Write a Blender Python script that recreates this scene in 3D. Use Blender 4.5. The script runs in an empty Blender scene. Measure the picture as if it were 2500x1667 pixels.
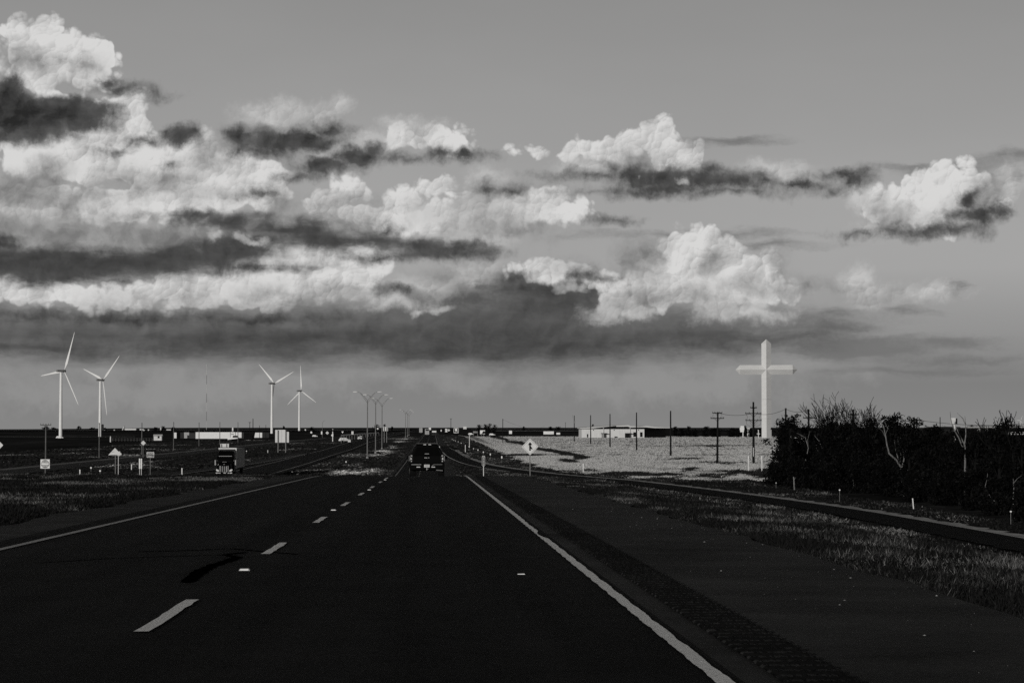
import bpy, math, random
import numpy as np
from mathutils import Vector, Matrix
from math import radians, sin, cos, pi, atan2, tan, sqrt

random.seed(7)
rng = np.random.default_rng(11)
scene = bpy.context.scene
COL = scene.collection

# ------------------------------------------------------------------ camera
F = 5700.0                      # focal length in pixels of a 2500 px wide frame
EYE = 1.28                      # eye height over the near road
YAW = math.atan(193.0 / F)
PITCH = math.atan(209.5 / F)
fw = Vector((sin(YAW) * cos(PITCH), cos(YAW) * cos(PITCH), sin(PITCH)))
rt = Vector((cos(YAW), -sin(YAW), 0.0))
up = rt.cross(fw)
cam_d = bpy.data.cameras.new('camera')
cam_d.sensor_width = 36.0
cam_d.lens = F / 2500.0 * 36.0
cam_d.clip_start = 0.3
cam_d.clip_end = 60000.0
cam = bpy.data.objects.new('camera', cam_d)
COL.objects.link(cam)
cam.matrix_world = Matrix(((rt.x, up.x, -fw.x, 0.0), (rt.y, up.y, -fw.y, 0.0), (rt.z, up.z, -fw.z, EYE), (0, 0, 0, 1)))
scene.camera = cam


def ray(px, py):
    return fw * F + rt * (px - 1250.0) - up * (py - 833.5)


def wx(px, d):
    r = ray(px, 1043.0)
    return r.x / r.y * d


def wz(py, d, px=1057.0):
    r = ray(px, py)
    return EYE + r.z / r.y * d


# ------------------------------------------------------------------ materials
TINT = (1.0, 0.993, 0.978)


def grey(v):
    return (v * TINT[0], v * TINT[1], v * TINT[2], 1.0)


def new_mat(name):
    m = bpy.data.materials.new(name)
    m.use_nodes = True
    nt = m.node_tree
    b = nt.nodes['Principled BSDF']
    b.inputs['Specular IOR Level'].default_value = 0.15
    return m, nt, b


MATS = {}


def mat(name, v, rough=0.7, metal=0.0, var=0.25, scale=3.0, spec=0.15, stretch=(1, 1, 1)):
    """one procedural grey paint / metal / wood: noise varies the colour a little"""
    if name in MATS:
        return MATS[name]
    m, nt, b = new_mat(name)
    tc = nt.nodes.new('ShaderNodeTexCoord')
    mp = nt.nodes.new('ShaderNodeMapping')
    mp.inputs['Scale'].default_value = stretch
    nz = nt.nodes.new('ShaderNodeTexNoise')
    nz.inputs['Scale'].default_value = scale
    nz.inputs['Detail'].default_value = 5.0
    cr = nt.nodes.new('ShaderNodeValToRGB')
    cr.color_ramp.elements[0].position = 0.3
    cr.color_ramp.elements[1].position = 0.7
    cr.color_ramp.elements[0].color = grey(v * (1 - var))
    cr.color_ramp.elements[1].color = grey(min(v * (1 + var), 0.9))
    nt.links.new(tc.outputs['Object'], mp.inputs['Vector'])
    nt.links.new(mp.outputs['Vector'], nz.inputs['Vector'])
    nt.links.new(nz.outputs['Fac'], cr.inputs['Fac'])
    nt.links.new(cr.outputs['Color'], b.inputs['Base Color'])
    b.inputs['Roughness'].default_value = rough
    b.inputs['Metallic'].default_value = metal
    b.inputs['Specular IOR Level'].default_value = spec
    MATS[name] = m
    return m


# ------------------------------------------------------------------ mesh building
class MB:
    def __init__(self):
        self.v, self.f, self.mi = [], [], []

    def add(self, vs, fs, mi=0):
        b = len(self.v)
        self.v += [tuple(p) for p in vs]
        self.f += [tuple(b + i for i in f) for f in fs]
        self.mi += [mi] * len(fs)
        return self

    def box(self, c, s, rz=0.0, mi=0, taper=1.0):
        x, y, z = s[0] / 2, s[1] / 2, s[2] / 2
        vs = []
        for k, t in ((-1, 1.0), (1, taper)):
            for (i, j) in ((-1, -1), (1, -1), (1, 1), (-1, 1)):
                px, py = i * x * t, j * y * t
                vs.append((c[0] + px * cos(rz) - py * sin(rz), c[1] + px * sin(rz) + py * cos(rz), c[2] + k * z))
        return self.add(vs, [(3, 2, 1, 0), (4, 5, 6, 7), (0, 1, 5, 4), (1, 2, 6, 5), (2, 3, 7, 6), (3, 0, 4, 7)], mi)

    def tube(self, p0, p1, r0, r1=None, n=8, cap=True, mi=0):
        r1 = r0 if r1 is None else r1
        p0, p1 = Vector(p0), Vector(p1)
        a = (p1 - p0)
        if a.length < 1e-6:
            return self
        a.normalize()
        u = a.orthogonal().normalized()
        w = a.cross(u)
        vs = []
        for p, r in ((p0, r0), (p1, r1)):
            for k in range(n):
                t = 2 * pi * k / n
                vs.append(p + (u * cos(t) + w * sin(t)) * r)
        fs = [(k, (k + 1) % n, n + (k + 1) % n, n + k) for k in range(n)]
        if cap:
            fs += [tuple(range(n - 1, -1, -1)), tuple(range(n, 2 * n))]
        return self.add(vs, fs, mi)

    def path(self, pts, rads, n=7, mi=0):
        pts = [Vector(p) for p in pts]
        rings = []
        u = None
        for i, p in enumerate(pts):
            a = (pts[min(i + 1, len(pts) - 1)] - pts[max(i - 1, 0)]).normalized()
            u = a.orthogonal().normalized() if u is None else (u - a * u.dot(a)).normalized()
            w = a.cross(u)
            rings.append([p + (u * cos(2 * pi * k / n) + w * sin(2 * pi * k / n)) * rads[i] for k in range(n)])
        vs = [q for r in rings for q in r]
        fs = []
        for i in range(len(pts) - 1):
            for k in range(n):
                fs.append((i * n + k, i * n + (k + 1) % n, (i + 1) * n + (k + 1) % n, (i + 1) * n + k))
        fs += [tuple(range(n - 1, -1, -1)), tuple(range((len(pts) - 1) * n, len(pts) * n))]
        return self.add(vs, fs, mi)

    def prism(self, pts, y0, y1, mi=0):
        """pts (x, z) outline seen from the front, extruded along y"""
        n = len(pts)
        vs = [(p[0], y0, p[1]) for p in pts] + [(p[0], y1, p[1]) for p in pts]
        fs = [tuple(range(n)), tuple(range(2 * n - 1, n - 1, -1))]
        fs += [((k + 1) % n, k, n + k, n + (k + 1) % n) for k in range(n)]
        return self.add(vs, fs, mi)

    def prism_x(self, pts, x0, x1, mi=0):
        """pts (y, z) outline seen from the side, extruded along x"""
        n = len(pts)
        vs = [(x0, p[0], p[1]) for p in pts] + [(x1, p[0], p[1]) for p in pts]
        fs = [tuple(range(n)), tuple(range(2 * n - 1, n - 1, -1))]
        fs += [((k + 1) % n, k, n + k, n + (k + 1) % n) for k in range(n)]
        return self.add(vs, fs, mi)

    def loft(self, rings, cap=True, mi=0):
        n = len(rings[0])
        vs = [p for r in rings for p in r]
        fs = []
        for i in range(len(rings) - 1):
            for k in range(n):
                fs.append((i * n + k, i * n + (k + 1) % n, (i + 1) * n + (k + 1) % n, (i + 1) * n + k))
        if cap:
            fs += [tuple(range(n - 1, -1, -1)), tuple(range((len(rings) - 1) * n, len(rings) * n))]
        return self.add(vs, fs, mi)

    def ball(self, c, r, n=10, m=6, mi=0):
        sx, sy, sz = (r, r, r) if not isinstance(r, (tuple, list)) else r
        vs = [(c[0], c[1], c[2] - sz)]
        for i in range(1, m):
            t = -pi / 2 + pi * i / m
            for k in range(n):
                a = 2 * pi * k / n
                vs.append((c[0] + sx * cos(t) * cos(a), c[1] + sy * cos(t) * sin(a), c[2] + sz * sin(t)))
        vs.append((c[0], c[1], c[2] + sz))
        fs = [(0, 1 + (k + 1) % n, 1 + k) for k in range(n)]
        for i in range(m - 2):
            for k in range(n):
                a, b = 1 + i * n + k, 1 + i * n + (k + 1) % n
                fs.append((a, b, b + n, a + n))
        t = len(vs) - 1
        fs += [(t, 1 + (m - 2) * n + k, 1 + (m - 2) * n + (k + 1) % n) for k in range(n)]
        return self.add(vs, fs, mi)

    def build(self, name, m, parent=None, loc=(0, 0, 0), rz=0.0, smooth=False, bevel=0.0):
        me = bpy.data.meshes.new(name)
        me.from_pydata(self.v, [], self.f)
        ms = m if isinstance(m, (list, tuple)) else [m]
        for k in ms:
            me.materials.append(k)
        if len(ms) > 1:
            me.polygons.foreach_set('material_index', self.mi)
        me.update()
        import bmesh
        bm = bmesh.new()
        bm.from_mesh(me)
        bmesh.ops.recalc_face_normals(bm, faces=bm.faces)
        bm.to_mesh(me)
        bm.free()
        if smooth:
            me.polygons.foreach_set('use_smooth', [True] * len(me.polygons))
        o = bpy.data.objects.new(name, me)
        COL.objects.link(o)
        o.location = loc
        o.rotation_euler = (0, 0, rz)
        if parent is not None:
            o.parent = parent
        if bevel:
            bv = o.modifiers.new('bevel', 'BEVEL')
            bv.width = bevel
            bv.segments = 2
            bv.limit_method = 'ANGLE'
            bv.angle_limit = radians(35)
        return o


def np_mesh(name, verts, tris, mats, mi=None, parent=None, loc=(0, 0, 0)):
    me = bpy.data.meshes.new(name)
    k = tris.shape[1]
    me.vertices.add(len(verts))
    me.vertices.foreach_set('co', np.ascontiguousarray(verts, dtype=np.float32).ravel())
    me.loops.add(tris.size)
    me.loops.foreach_set('vertex_index', np.ascontiguousarray(tris, dtype=np.int32).ravel())
    me.polygons.add(len(tris))
    me.polygons.foreach_set('loop_start', np.arange(0, tris.size, k, dtype=np.int32))
    me.polygons.foreach_set('loop_total', np.full(len(tris), k, dtype=np.int32))
    for m in mats:
        me.materials.append(m)
    if mi is not None:
        me.polygons.foreach_set('material_index', np.ascontiguousarray(mi, dtype=np.int32))
    me.update(calc_edges=True)
    me.validate()
    o = bpy.data.objects.new(name, me)
    COL.objects.link(o)
    o.location = loc
    if parent is not None:
        o.parent = parent
    return o


def tag(o, label=None, cat=None, group=None, kind=None):
    if label:
        o['label'] = label
    if cat:
        o['category'] = cat
    if group:
        o['group'] = group
    if kind:
        o['kind'] = kind
    return o


def thing(name, label, cat, loc=(0, 0, 0), rz=0.0, group=None):
    o = bpy.data.objects.new(name, None)
    COL.objects.link(o)
    o.empty_display_size = 0.3
    o.location = loc
    o.rotation_euler = (0, 0, rz)
    return tag(o, label, cat, group)


def dup(root, loc, label=None, rz=None, scale=None):
    """a copy of a thing with copies of its parts and sub-parts"""
    r = root.copy()
    COL.objects.link(r)
    r.location = loc
    if rz is not None:
        r.rotation_euler = (0, 0, rz)
    if scale is not None:
        r.scale = scale
    if label:
        r['label'] = label
    for ch in [c for c in root.children]:
        c = ch.copy()
        COL.objects.link(c)
        c.parent = r
        for g in [x for x in ch.children]:
            e = g.copy()
            COL.objects.link(e)
            e.parent = c
    return r


def text_mesh(name, body, size, m, parent, loc, extrude=0.004, rot=(pi / 2, 0, 0), stretch=1.0):
    cu = bpy.data.curves.new('lettering', 'FONT')
    cu.body = body
    cu.size = size
    cu.align_x = 'CENTER'
    cu.align_y = 'CENTER'
    cu.extrude = extrude
    cu.offset = size * 0.02
    t = bpy.data.objects.new('lettering', cu)
    COL.objects.link(t)
    bpy.context.view_layer.update()
    me = bpy.data.meshes.new_from_object(t)
    bpy.data.objects.remove(t)
    me.name = name
    me.materials.clear()
    me.materials.append(m)
    o = bpy.data.objects.new(name, me)
    COL.objects.link(o)
    o.parent = parent
    o.location = loc
    o.rotation_euler = rot
    o.scale = (stretch, 1, 1)
    return o


# ------------------------------------------------------------------ render settings
vs_ = scene.view_settings
scene.display_settings.display_device = 'sRGB'
vs_.view_transform = 'Standard'
vs_.look = 'None'
vs_.exposure = 0.0
vs_.gamma = 1.0
vs_.use_curve_mapping = False
scene.render.engine = 'CYCLES'
scene.cycles.max_bounces = 5
scene.cycles.diffuse_bounces = 2
scene.cycles.transparent_max_bounces = 8
scene.cycles.use_denoising = False
# ------------------------------------------------------------------ light: low sun behind the camera, to its left
SUN_EL = radians(9.0)
SUN_AZ = radians(30.0)          # from straight behind the camera towards the left
to_sun = Vector((-sin(SUN_AZ) * cos(SUN_EL), -cos(SUN_AZ) * cos(SUN_EL), sin(SUN_EL)))
sl = bpy.data.lights.new('sun', 'SUN')
sl.energy = 2.35
sl.angle = radians(0.5)
sl.color = (1.0, 0.985, 0.955)
so = bpy.data.objects.new('sun', sl)
COL.objects.link(so)
so.rotation_euler = to_sun.to_track_quat('Z', 'Y').to_euler()

# ------------------------------------------------------------------ world: sky texture + procedural evening cloud decks
world = bpy.data.worlds.new('World')
scene.world = world
world.use_nodes = True
wn = world.node_tree
wn.nodes.clear()
SKY_STRENGTH = 0.1


def nd(t, **kw):
    n = wn.nodes.new(t)
    for k, v in kw.items():
        setattr(n, k, v)
    return n


def setin(s, v):
    if isinstance(v, bpy.types.NodeSocket):
        wn.links.new(v, s)
    else:
        s.default_value = v


def M(op, a, b=None, c=None, clamp=False):
    n = nd('ShaderNodeMath', operation=op, use_clamp=clamp)
    for i, v in enumerate((a, b, c)):
        if v is not None:
            setin(n.inputs[i], v)
    return n.outputs[0]


def VM(op, a, b=None, c=None, out=0):
    n = nd('ShaderNodeVectorMath', operation=op)
    for i, v in enumerate((a, b, c)):
        if v is not None:
            setin(n.inputs[i], v)
    return n.outputs['Value'] if op in ('LENGTH', 'DOT_PRODUCT') else n.outputs[0]


def SS(x, a, b, lo=0.0, hi=1.0):
    n = nd('ShaderNodeMapRange', interpolation_type='SMOOTHSTEP', clamp=True)
    for k, v in zip(range(5), (x, a, b, lo, hi)):
        setin(n.inputs[k], v)
    return n.outputs[0]


def LERP(f, a, b):
    n = nd('ShaderNodeMix', data_type='FLOAT', clamp_factor=True)
    setin(n.inputs[0], f)
    setin(n.inputs[2], a)
    setin(n.inputs[3], b)
    return n.outputs[0]


def NOISE(v, scale, detail, rough=0.55, color=False, lac=2.0):
    n = nd('ShaderNodeTexNoise', noise_dimensions='2D')
    setin(n.inputs['Vector'], v)
    n.inputs['Scale'].default_value = scale
    n.inputs['Detail'].default_value = detail
    n.inputs['Roughness'].default_value = rough
    n.inputs['Lacunarity'].default_value = lac
    return n.outputs['Color' if color else 'Fac']


def VORO(v, scale, detail, rough=0.5, smooth=0.6):
    n = nd('ShaderNodeTexVoronoi', voronoi_dimensions='2D', feature='F1', normalize=True)
    setin(n.inputs['Vector'], v)
    n.inputs['Scale'].default_value = scale
    n.inputs['Detail'].default_value = detail
    n.inputs['Roughness'].default_value = rough
    n.inputs['Lacunarity'].default_value = 2.3
    return n.outputs['Distance']


def lin(s):
    s = s / 255.0
    return s / 12.92 if s <= 0.04045 else ((s + 0.055) / 1.055) ** 2.4


def sky_uv(px, py):
    r = ray(px, py).normalized()
    return math.atan2(r.x, r.y) * 57.0, math.asin(r.z) * 57.0


tc = nd('ShaderNodeTexCoord')
sep = nd('ShaderNodeSeparateXYZ')
wn.links.new(tc.outputs['Generated'], sep.inputs[0])
U = M('MULTIPLY', M('ARCTAN2', sep.outputs[0], sep.outputs[1]), 57.0)
V = M('MULTIPLY', M('ARCSINE', sep.outputs[2]), 57.0)       # hundreds of pixels over the horizon
cp = nd('ShaderNodeCombineXYZ')
setin(cp.inputs[0], U)
setin(cp.inputs[1], V)
P = cp.outputs[0]

# clear sky: the sky texture in black and white, and the evening haze towards the horizon
sk = nd('ShaderNodeTexSky', sky_type='NISHITA', sun_disc=False)
sk.sun_elevation = SUN_EL
sk.sun_rotation = math.atan2(to_sun.x, to_sun.y)
sk.altitude = 900.0
bw = nd('ShaderNodeRGBToBW')
wn.links.new(sk.outputs[0], bw.inputs[0])
rampn = nd('ShaderNodeValToRGB')
els = rampn.color_ramp.elements
els[0].position, els[0].color = 0.0, (lin(132),) * 3 + (1,)
els[1].position, els[1].color = 1.0, (lin(142),) * 3 + (1,)
for pos, val in ((0.10, 127), (0.22, 146), (0.36, 164), (0.55, 161), (0.75, 153)):
    e = els.new(pos)
    e.color = (lin(val),) * 3 + (1,)
setin(rampn.inputs[0], M('MULTIPLY', V, 1 / 10.6))
# the low sky of the view fades into the sky texture overhead
low = M('MULTIPLY', rampn.outputs[0], 1.0)
high = M('MULTIPLY', bw.outputs[0], SKY_STRENGTH * 0.5)
base = LERP(SS(V, 10.6, 22.0), low, high)
big = NOISE(VM('MULTIPLY', P, (0.35, 1.0, 1)), 0.35, 3.0)
base = M('MULTIPLY', base, M('MULTIPLY_ADD', M('SUBTRACT', big, 0.5), 0.10, 1.0))

# shared noises
nA = NOISE(P, 0.9, 7.0, 0.6, color=True)
nB = NOISE(VM('MULTIPLY', P, (0.6, 1.9, 1)), 0.8, 8.0, 0.62, color=True)
wA = VM('MULTIPLY', VM('SUBTRACT', nA, (0.5, 0.5, 0.5)), (0.75, 0.6, 0.0))
wB = VM('MULTIPLY', VM('SUBTRACT', nB, (0.5, 0.5, 0.5)), (1.5, 0.55, 0.0))
PA = VM('ADD', P, wA)
PB = VM('ADD', P, wB)
fine = NOISE(P, 9.0, 5.0, 0.6)
nC = NOISE(P, 1.1, 3.0, 0.5, color=True)
wC = VM('MULTIPLY', VM('SUBTRACT', nC, (0.5, 0.5, 0.5)), (0.85, 0.62, 0.0))
PC = VM('ADD', P, wC)
PV = VM('ADD', VM('ADD', P, VM('MULTIPLY', wC, (0.5, 0.5, 0))), VM('MULTIPLY', wA, (0.12, 0.12, 0)))


def LOBES(scale, smooth):
    """round billows: offset from the nearest lobe centre gives the facing, its length the bulge"""
    n = nd('ShaderNodeTexVoronoi', voronoi_dimensions='2D', feature='SMOOTH_F1')
    setin(n.inputs['Vector'], PV)
    n.inputs['Scale'].default_value = scale
    n.inputs['Detail'].default_value = 0.0
    n.inputs['Smoothness'].default_value = smooth
    off = VM('MULTIPLY', VM('SUBTRACT', PV, n.outputs['Position']), (scale, scale, 0))
    e = nd('ShaderNodeTexVoronoi', voronoi_dimensions='2D', feature='F1')
    setin(e.inputs['Vector'], PV)
    e.inputs['Scale'].default_value = scale
    e.inputs['Detail'].default_value = 0.0
    return M('SUBTRACT', M('POWER', e.outputs['Distance'], 2.0), 0.17), VM('DOT_PRODUCT', off, (-0.66, 0.75, 0.0))


r1, l1_ = LOBES(1.35, 0.22)
r2, l2_ = LOBES(3.1, 0.18)
r3, l3_ = LOBES(7.2, 0.15)
bulge = M('ADD', M('ADD', M('MULTIPLY', r1, 0.42), M('MULTIPLY', r2, 0.24)), M('MULTIPLY', r3, 0.10))
billow = M('ADD', M('ADD', M('MULTIPLY', l1_, 0.50), M('MULTIPLY', l2_, 0.48)), M('MULTIPLY', l3_, 0.30))
gA = NOISE(PA, 1.3, 6.0, 0.55)
gA_l = NOISE(VM('ADD', PA, (-0.14, 0.13, 0)), 1.3, 6.0, 0.55)
gL = NOISE(VM('MULTIPLY', PA, (0.8, 1.1, 1)), 0.75, 5.0, 0.5)
relief = M('SUBTRACT', gA, gA_l)
streak = NOISE(VM('MULTIPLY', PB, (0.5, 2.2, 1)), 0.9, 6.0, 0.6)


def union(blobs, coord, k=0.12):
    acc = None
    for (x, y, rx, ry) in blobs:
        u, v = sky_uv(x, y)
        a, b = rx / 100.0, ry / 100.0
        q = VM('MULTIPLY_ADD', coord, (1 / a, 1 / b, 0), (-u / a, -v / b, 0))
        s = M('MULTIPLY_ADD', VM('LENGTH', q), min(a, b), -min(a, b))
        acc = s if acc is None else M('SMOOTH_MIN', acc, s, k)
    return acc


def deck(below, blobs, coord, rough, soft, value, opacity=1.0, k=0.12):
    s = M('ADD', union(blobs, coord, k), rough)
    a = SS(s, soft, -soft)
    if opacity != 1.0:
        a = M('MULTIPLY', a, opacity)
    val = value(s) if callable(value) else value
    return LERP(a, below, val)


puff = M('MULTIPLY_ADD', M('SUBTRACT', bulge, 0.075), 1.0, M('MULTIPLY', M('SUBTRACT', fine, 0.5), 0.09))
smoothw = M('MULTIPLY_ADD', M('SUBTRACT', gL, 0.5), 0.35, M('MULTIPLY', M('SUBTRACT', gA, 0.5), 0.28))
wisp = M('MULTIPLY_ADD', M('SUBTRACT', streak, 0.5), 0.75, M('MULTIPLY', M('SUBTRACT', fine, 0.5), 0.16))
tuft = M('MULTIPLY_ADD', M('SUBTRACT', gA, 0.5), 0.9, M('MULTIPLY', M('SUBTRACT', fine, 0.5), 0.22))


def v_bright(hi, lo, kb=0.52, kr=0.6):
    """sunlit cumulus: billows lit from the upper left, thicker towards the middle"""
    def f(s):
        t = M('ADD', M('MULTIPLY', billow, kb), M('MULTIPLY', relief, kr))
        t = M('ADD', t, 0.86)
        t = M('ADD', t, M('MULTIPLY', M('SUBTRACT', gL, 0.5), 1.7))
        return LERP(M('ADD', t, 0.0, clamp=True), lin(lo), lin(hi))
    return f


def v_dark(lo, hi, grad=0.5, ks=0.9, kr=1.2):
    """shaded cloud: darker in its core, torn lighter streaks through it"""
    def f(s):
        core = SS(s, 0.05, -0.45)
        t = M('ADD', M('MULTIPLY', M('SUBTRACT', 1.0, core), grad), M('MULTIPLY', M('SUBTRACT', streak, 0.42), ks))
        t = M('ADD', t, M('MULTIPLY', relief, kr))
        return LERP(M('ADD', t, 0.12, clamp=True), lin(lo), lin(hi))
    return f


c = base
# faint pale haze patches low over the horizon
c = deck(c, [(430, 950, 330, 40), (120, 960, 160, 35), (900, 900, 200, 30), (1640, 940, 260, 40), (1700, 905, 120, 25), (1980, 890, 90, 20), (250, 915, 130, 20), (620, 925, 150, 22), (1450, 930, 120, 26), (1180, 930, 120, 22)], PA, M('MULTIPLY', tuft, 0.95), 0.30, lin(148), 0.72, 0.25)
# grey streaks on the open sky at the right
c = deck(c, [(2310, 402, 110, 8), (2455, 386, 42, 8), (2400, 430, 90, 8), (2000, 800, 60, 11), (2085, 848, 150, 26), (2310, 838, 100, 13), (1920, 810, 80, 10), (2210, 763, 50, 6), (2045, 768, 22, 8), (2330, 707, 24, 15), (2180, 905, 140, 9), (1690, 575, 120, 5), (1770, 347, 60, 4), (2330, 880, 120, 8), (1870, 600, 60, 5)], PB, M('MULTIPLY', wisp, 0.35), 0.12, lin(112), 0.85)
# the wide grey sheet low over the plain
c = deck(c, [(150, 812, 420, 40), (200, 768, 420, 12), (560, 822, 450, 58), (900, 775, 200, 30), (980, 810, 420, 72), (1330, 790, 380, 80), (1640, 815, 300, 50), (1830, 830, 180, 26), (1350, 722, 190, 50), (1270, 690, 90, 30), (1090, 735, 130, 45), (1900, 800, 120, 16), (1230, 845, 520, 50), (600, 852, 420, 34), (100, 845, 300, 34), (1560, 835, 320, 34)], PB, M('MULTIPLY', wisp, 0.4), 0.24,
         v_dark(62, 112, 0.5, 0.6, 0.7), 0.97, 0.3)
# sunlit cumulus, far row
B1 = [(95, 95, 72, 48), (60, 120, 55, 50), (165, 125, 65, 45), (240, 140, 38, 42), (120, 165, 105, 45), (195, 190, 70, 36), (140, 225, 60, 25),
      (325, 262, 34, 40), (300, 305, 65, 60), (255, 350, 90, 40), (60, 385, 100, 38), (170, 395, 130, 48), (330, 400, 105, 72), (440, 400, 105, 66), (560, 395, 42, 40), (540, 440, 120, 72), (625, 430, 62, 60), (640, 460, 44, 56), (500, 490, 120, 45), (360, 475, 140, 52), (250, 505, 110, 34), (90, 500, 120, 34),
      (838, 462, 52, 30), (800, 495, 48, 32), (850, 518, 95, 26), (950, 528, 70, 36), (990, 490, 60, 22), (1075, 460, 45, 18), (1040, 530, 70, 40), (975, 560, 45, 22),
      (40, 715, 150, 32), (240, 725, 130, 32), (420, 705, 110, 44), (560, 695, 120, 52), (700, 690, 130, 62), (820, 670, 100, 62), (880, 640, 55, 45), (740, 625, 85, 26), (660, 640, 60, 22), (300, 740, 110, 22), (900, 720, 40, 22), (270, 690, 40, 22),
      (1690, 588, 48, 40), (1722, 625, 72, 60), (1665, 665, 85, 70), (1760, 670, 75, 70), (1830, 690, 62, 62), (1880, 665, 42, 46), (1610, 715, 85, 42), (1530, 735, 62, 26), (1720, 718, 130, 30), (1850, 712, 70, 30), (1495, 690, 42, 22),
      (1352, 650, 38, 26), (1345, 668, 62, 18),
      (2335, 432, 58, 30), (2285, 470, 62, 50), (2250, 515, 62, 40), (2185, 505, 60, 44), (2310, 520, 62, 46), (2380, 450, 40, 34), (2438, 492, 28, 22), (2140, 500, 30, 34),
      (1605, 330, 34, 30), (1575, 350, 55, 26), (1500, 362, 60, 16), (1425, 372, 70, 10), (1640, 385, 45, 40), (1690, 372, 22, 26),
      (975, 335, 40, 24), (1040, 345, 55, 26), (1110, 352, 42, 26),
      (1330, 500, 62, 34), (1270, 520, 50, 26), (1395, 510, 44, 22)]
c = deck(c, B1, PC, puff, 0.075, v_bright(214, 124), 1.0, 0.1)
# the soft upper rim of the low sheet, in front of the cumulus feet
R1 = [(60, 782, 300, 20), (400, 778, 350, 22), (760, 772, 260, 20), (960, 760, 120, 22), (1560, 790, 120, 20), (1740, 782, 220, 16), (1880, 770, 90, 10)]
c = deck(c, R1, PB, M('MULTIPLY', wisp, 0.4), 0.26, v_dark(74, 118, 0.5, 0.6, 0.5), 0.92, 0.25)
# thinner torn bright cloud
B2 = [(660, 282, 70, 26), (755, 285, 70, 24), (835, 262, 26, 24), (700, 262, 40, 16), (1130, 530, 110, 46), (1190, 560, 90, 36), (1090, 590, 70, 22), (1230, 500, 90, 26), (1930, 428, 110, 20), (1880, 415, 60, 16), (1430, 408, 60, 18), (2090, 690, 42, 36), (2120, 718, 50, 28), (2270, 718, 60, 18), (1040, 700, 60, 24), (1160, 680, 36, 20), (1150, 655, 46, 14), (950, 735, 80, 16), (1520, 762, 60, 16), (1800, 765, 80, 14), (840, 370, 70, 30), (900, 345, 50, 26), (1010, 310, 50, 14), (2150, 560, 50, 22), (2100, 480, 24, 40), (1190, 440, 36, 18), (2470, 440, 30, 40)]
c = deck(c, B2, PA, M('MULTIPLY', tuft, 0.6), 0.2, v_bright(196, 130, 0.5, 1.0), 0.9, 0.12)
# grey half-shaded flanks
G1 = [(60, 470, 110, 50), (110, 430, 60, 40), (170, 490, 70, 30), (230, 470, 50, 30), (120, 565, 300, 42), (380, 575, 240, 42), (40, 610, 300, 30), (600, 590, 200, 30), (560, 545, 120, 22), (210, 600, 260, 26), (60, 150, 45, 34), (210, 160, 42, 18), (1528, 640, 34, 46), (1580, 625, 34, 40), (1555, 660, 50, 34), (1990, 705, 70, 20), (1905, 705, 60, 26), (1560, 395, 52, 34), (2395, 485, 50, 44), (690, 490, 36, 44), (820, 545, 90, 18), (1250, 560, 120, 24), (1060, 615, 130, 24), (390, 470, 70, 16), (1420, 660, 62, 22), (1060, 668, 40, 10), (840, 500, 60, 8), (1740, 640, 22, 44), (1910, 660, 16, 40), (1830, 705, 90, 26), (1590, 722, 90, 24), (1700, 725, 90, 18), (2200, 535, 60, 26), (2150, 515, 26, 30), (2345, 520, 40, 30), (500, 395, 60, 18), (420, 440, 40, 24), (300, 430, 46, 20), (560, 470, 70, 16), (700, 720, 120, 14), (420, 735, 120, 14), (880, 540, 40, 14)]
c = deck(c, G1, PA, M('MULTIPLY', tuft, 0.55), 0.26, v_dark(98, 172, 0.35, 0.6), 0.72, 0.14)
# the long smooth dark bank on the left and its thinning tail
D2 = [(-20, 652, 220, 40), (150, 654, 250, 36), (330, 640, 230, 28), (480, 628, 170, 26), (570, 612, 130, 26), (640, 650, 90, 10), (445, 528, 80, 9), (560, 542, 120, 16), (680, 562, 120, 21), (780, 582, 120, 20), (880, 592, 120, 18), (980, 602, 90, 15), (1060, 612, 90, 16), (1120, 606, 50, 18), (620, 590, 120, 20), (0, 590, 50, 11)]
c = deck(c, D2, PB, M('MULTIPLY', smoothw, 0.9), 0.15, v_dark(38, 92, 0.45, 0.45, 0.6), 0.97, 0.16)
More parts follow.
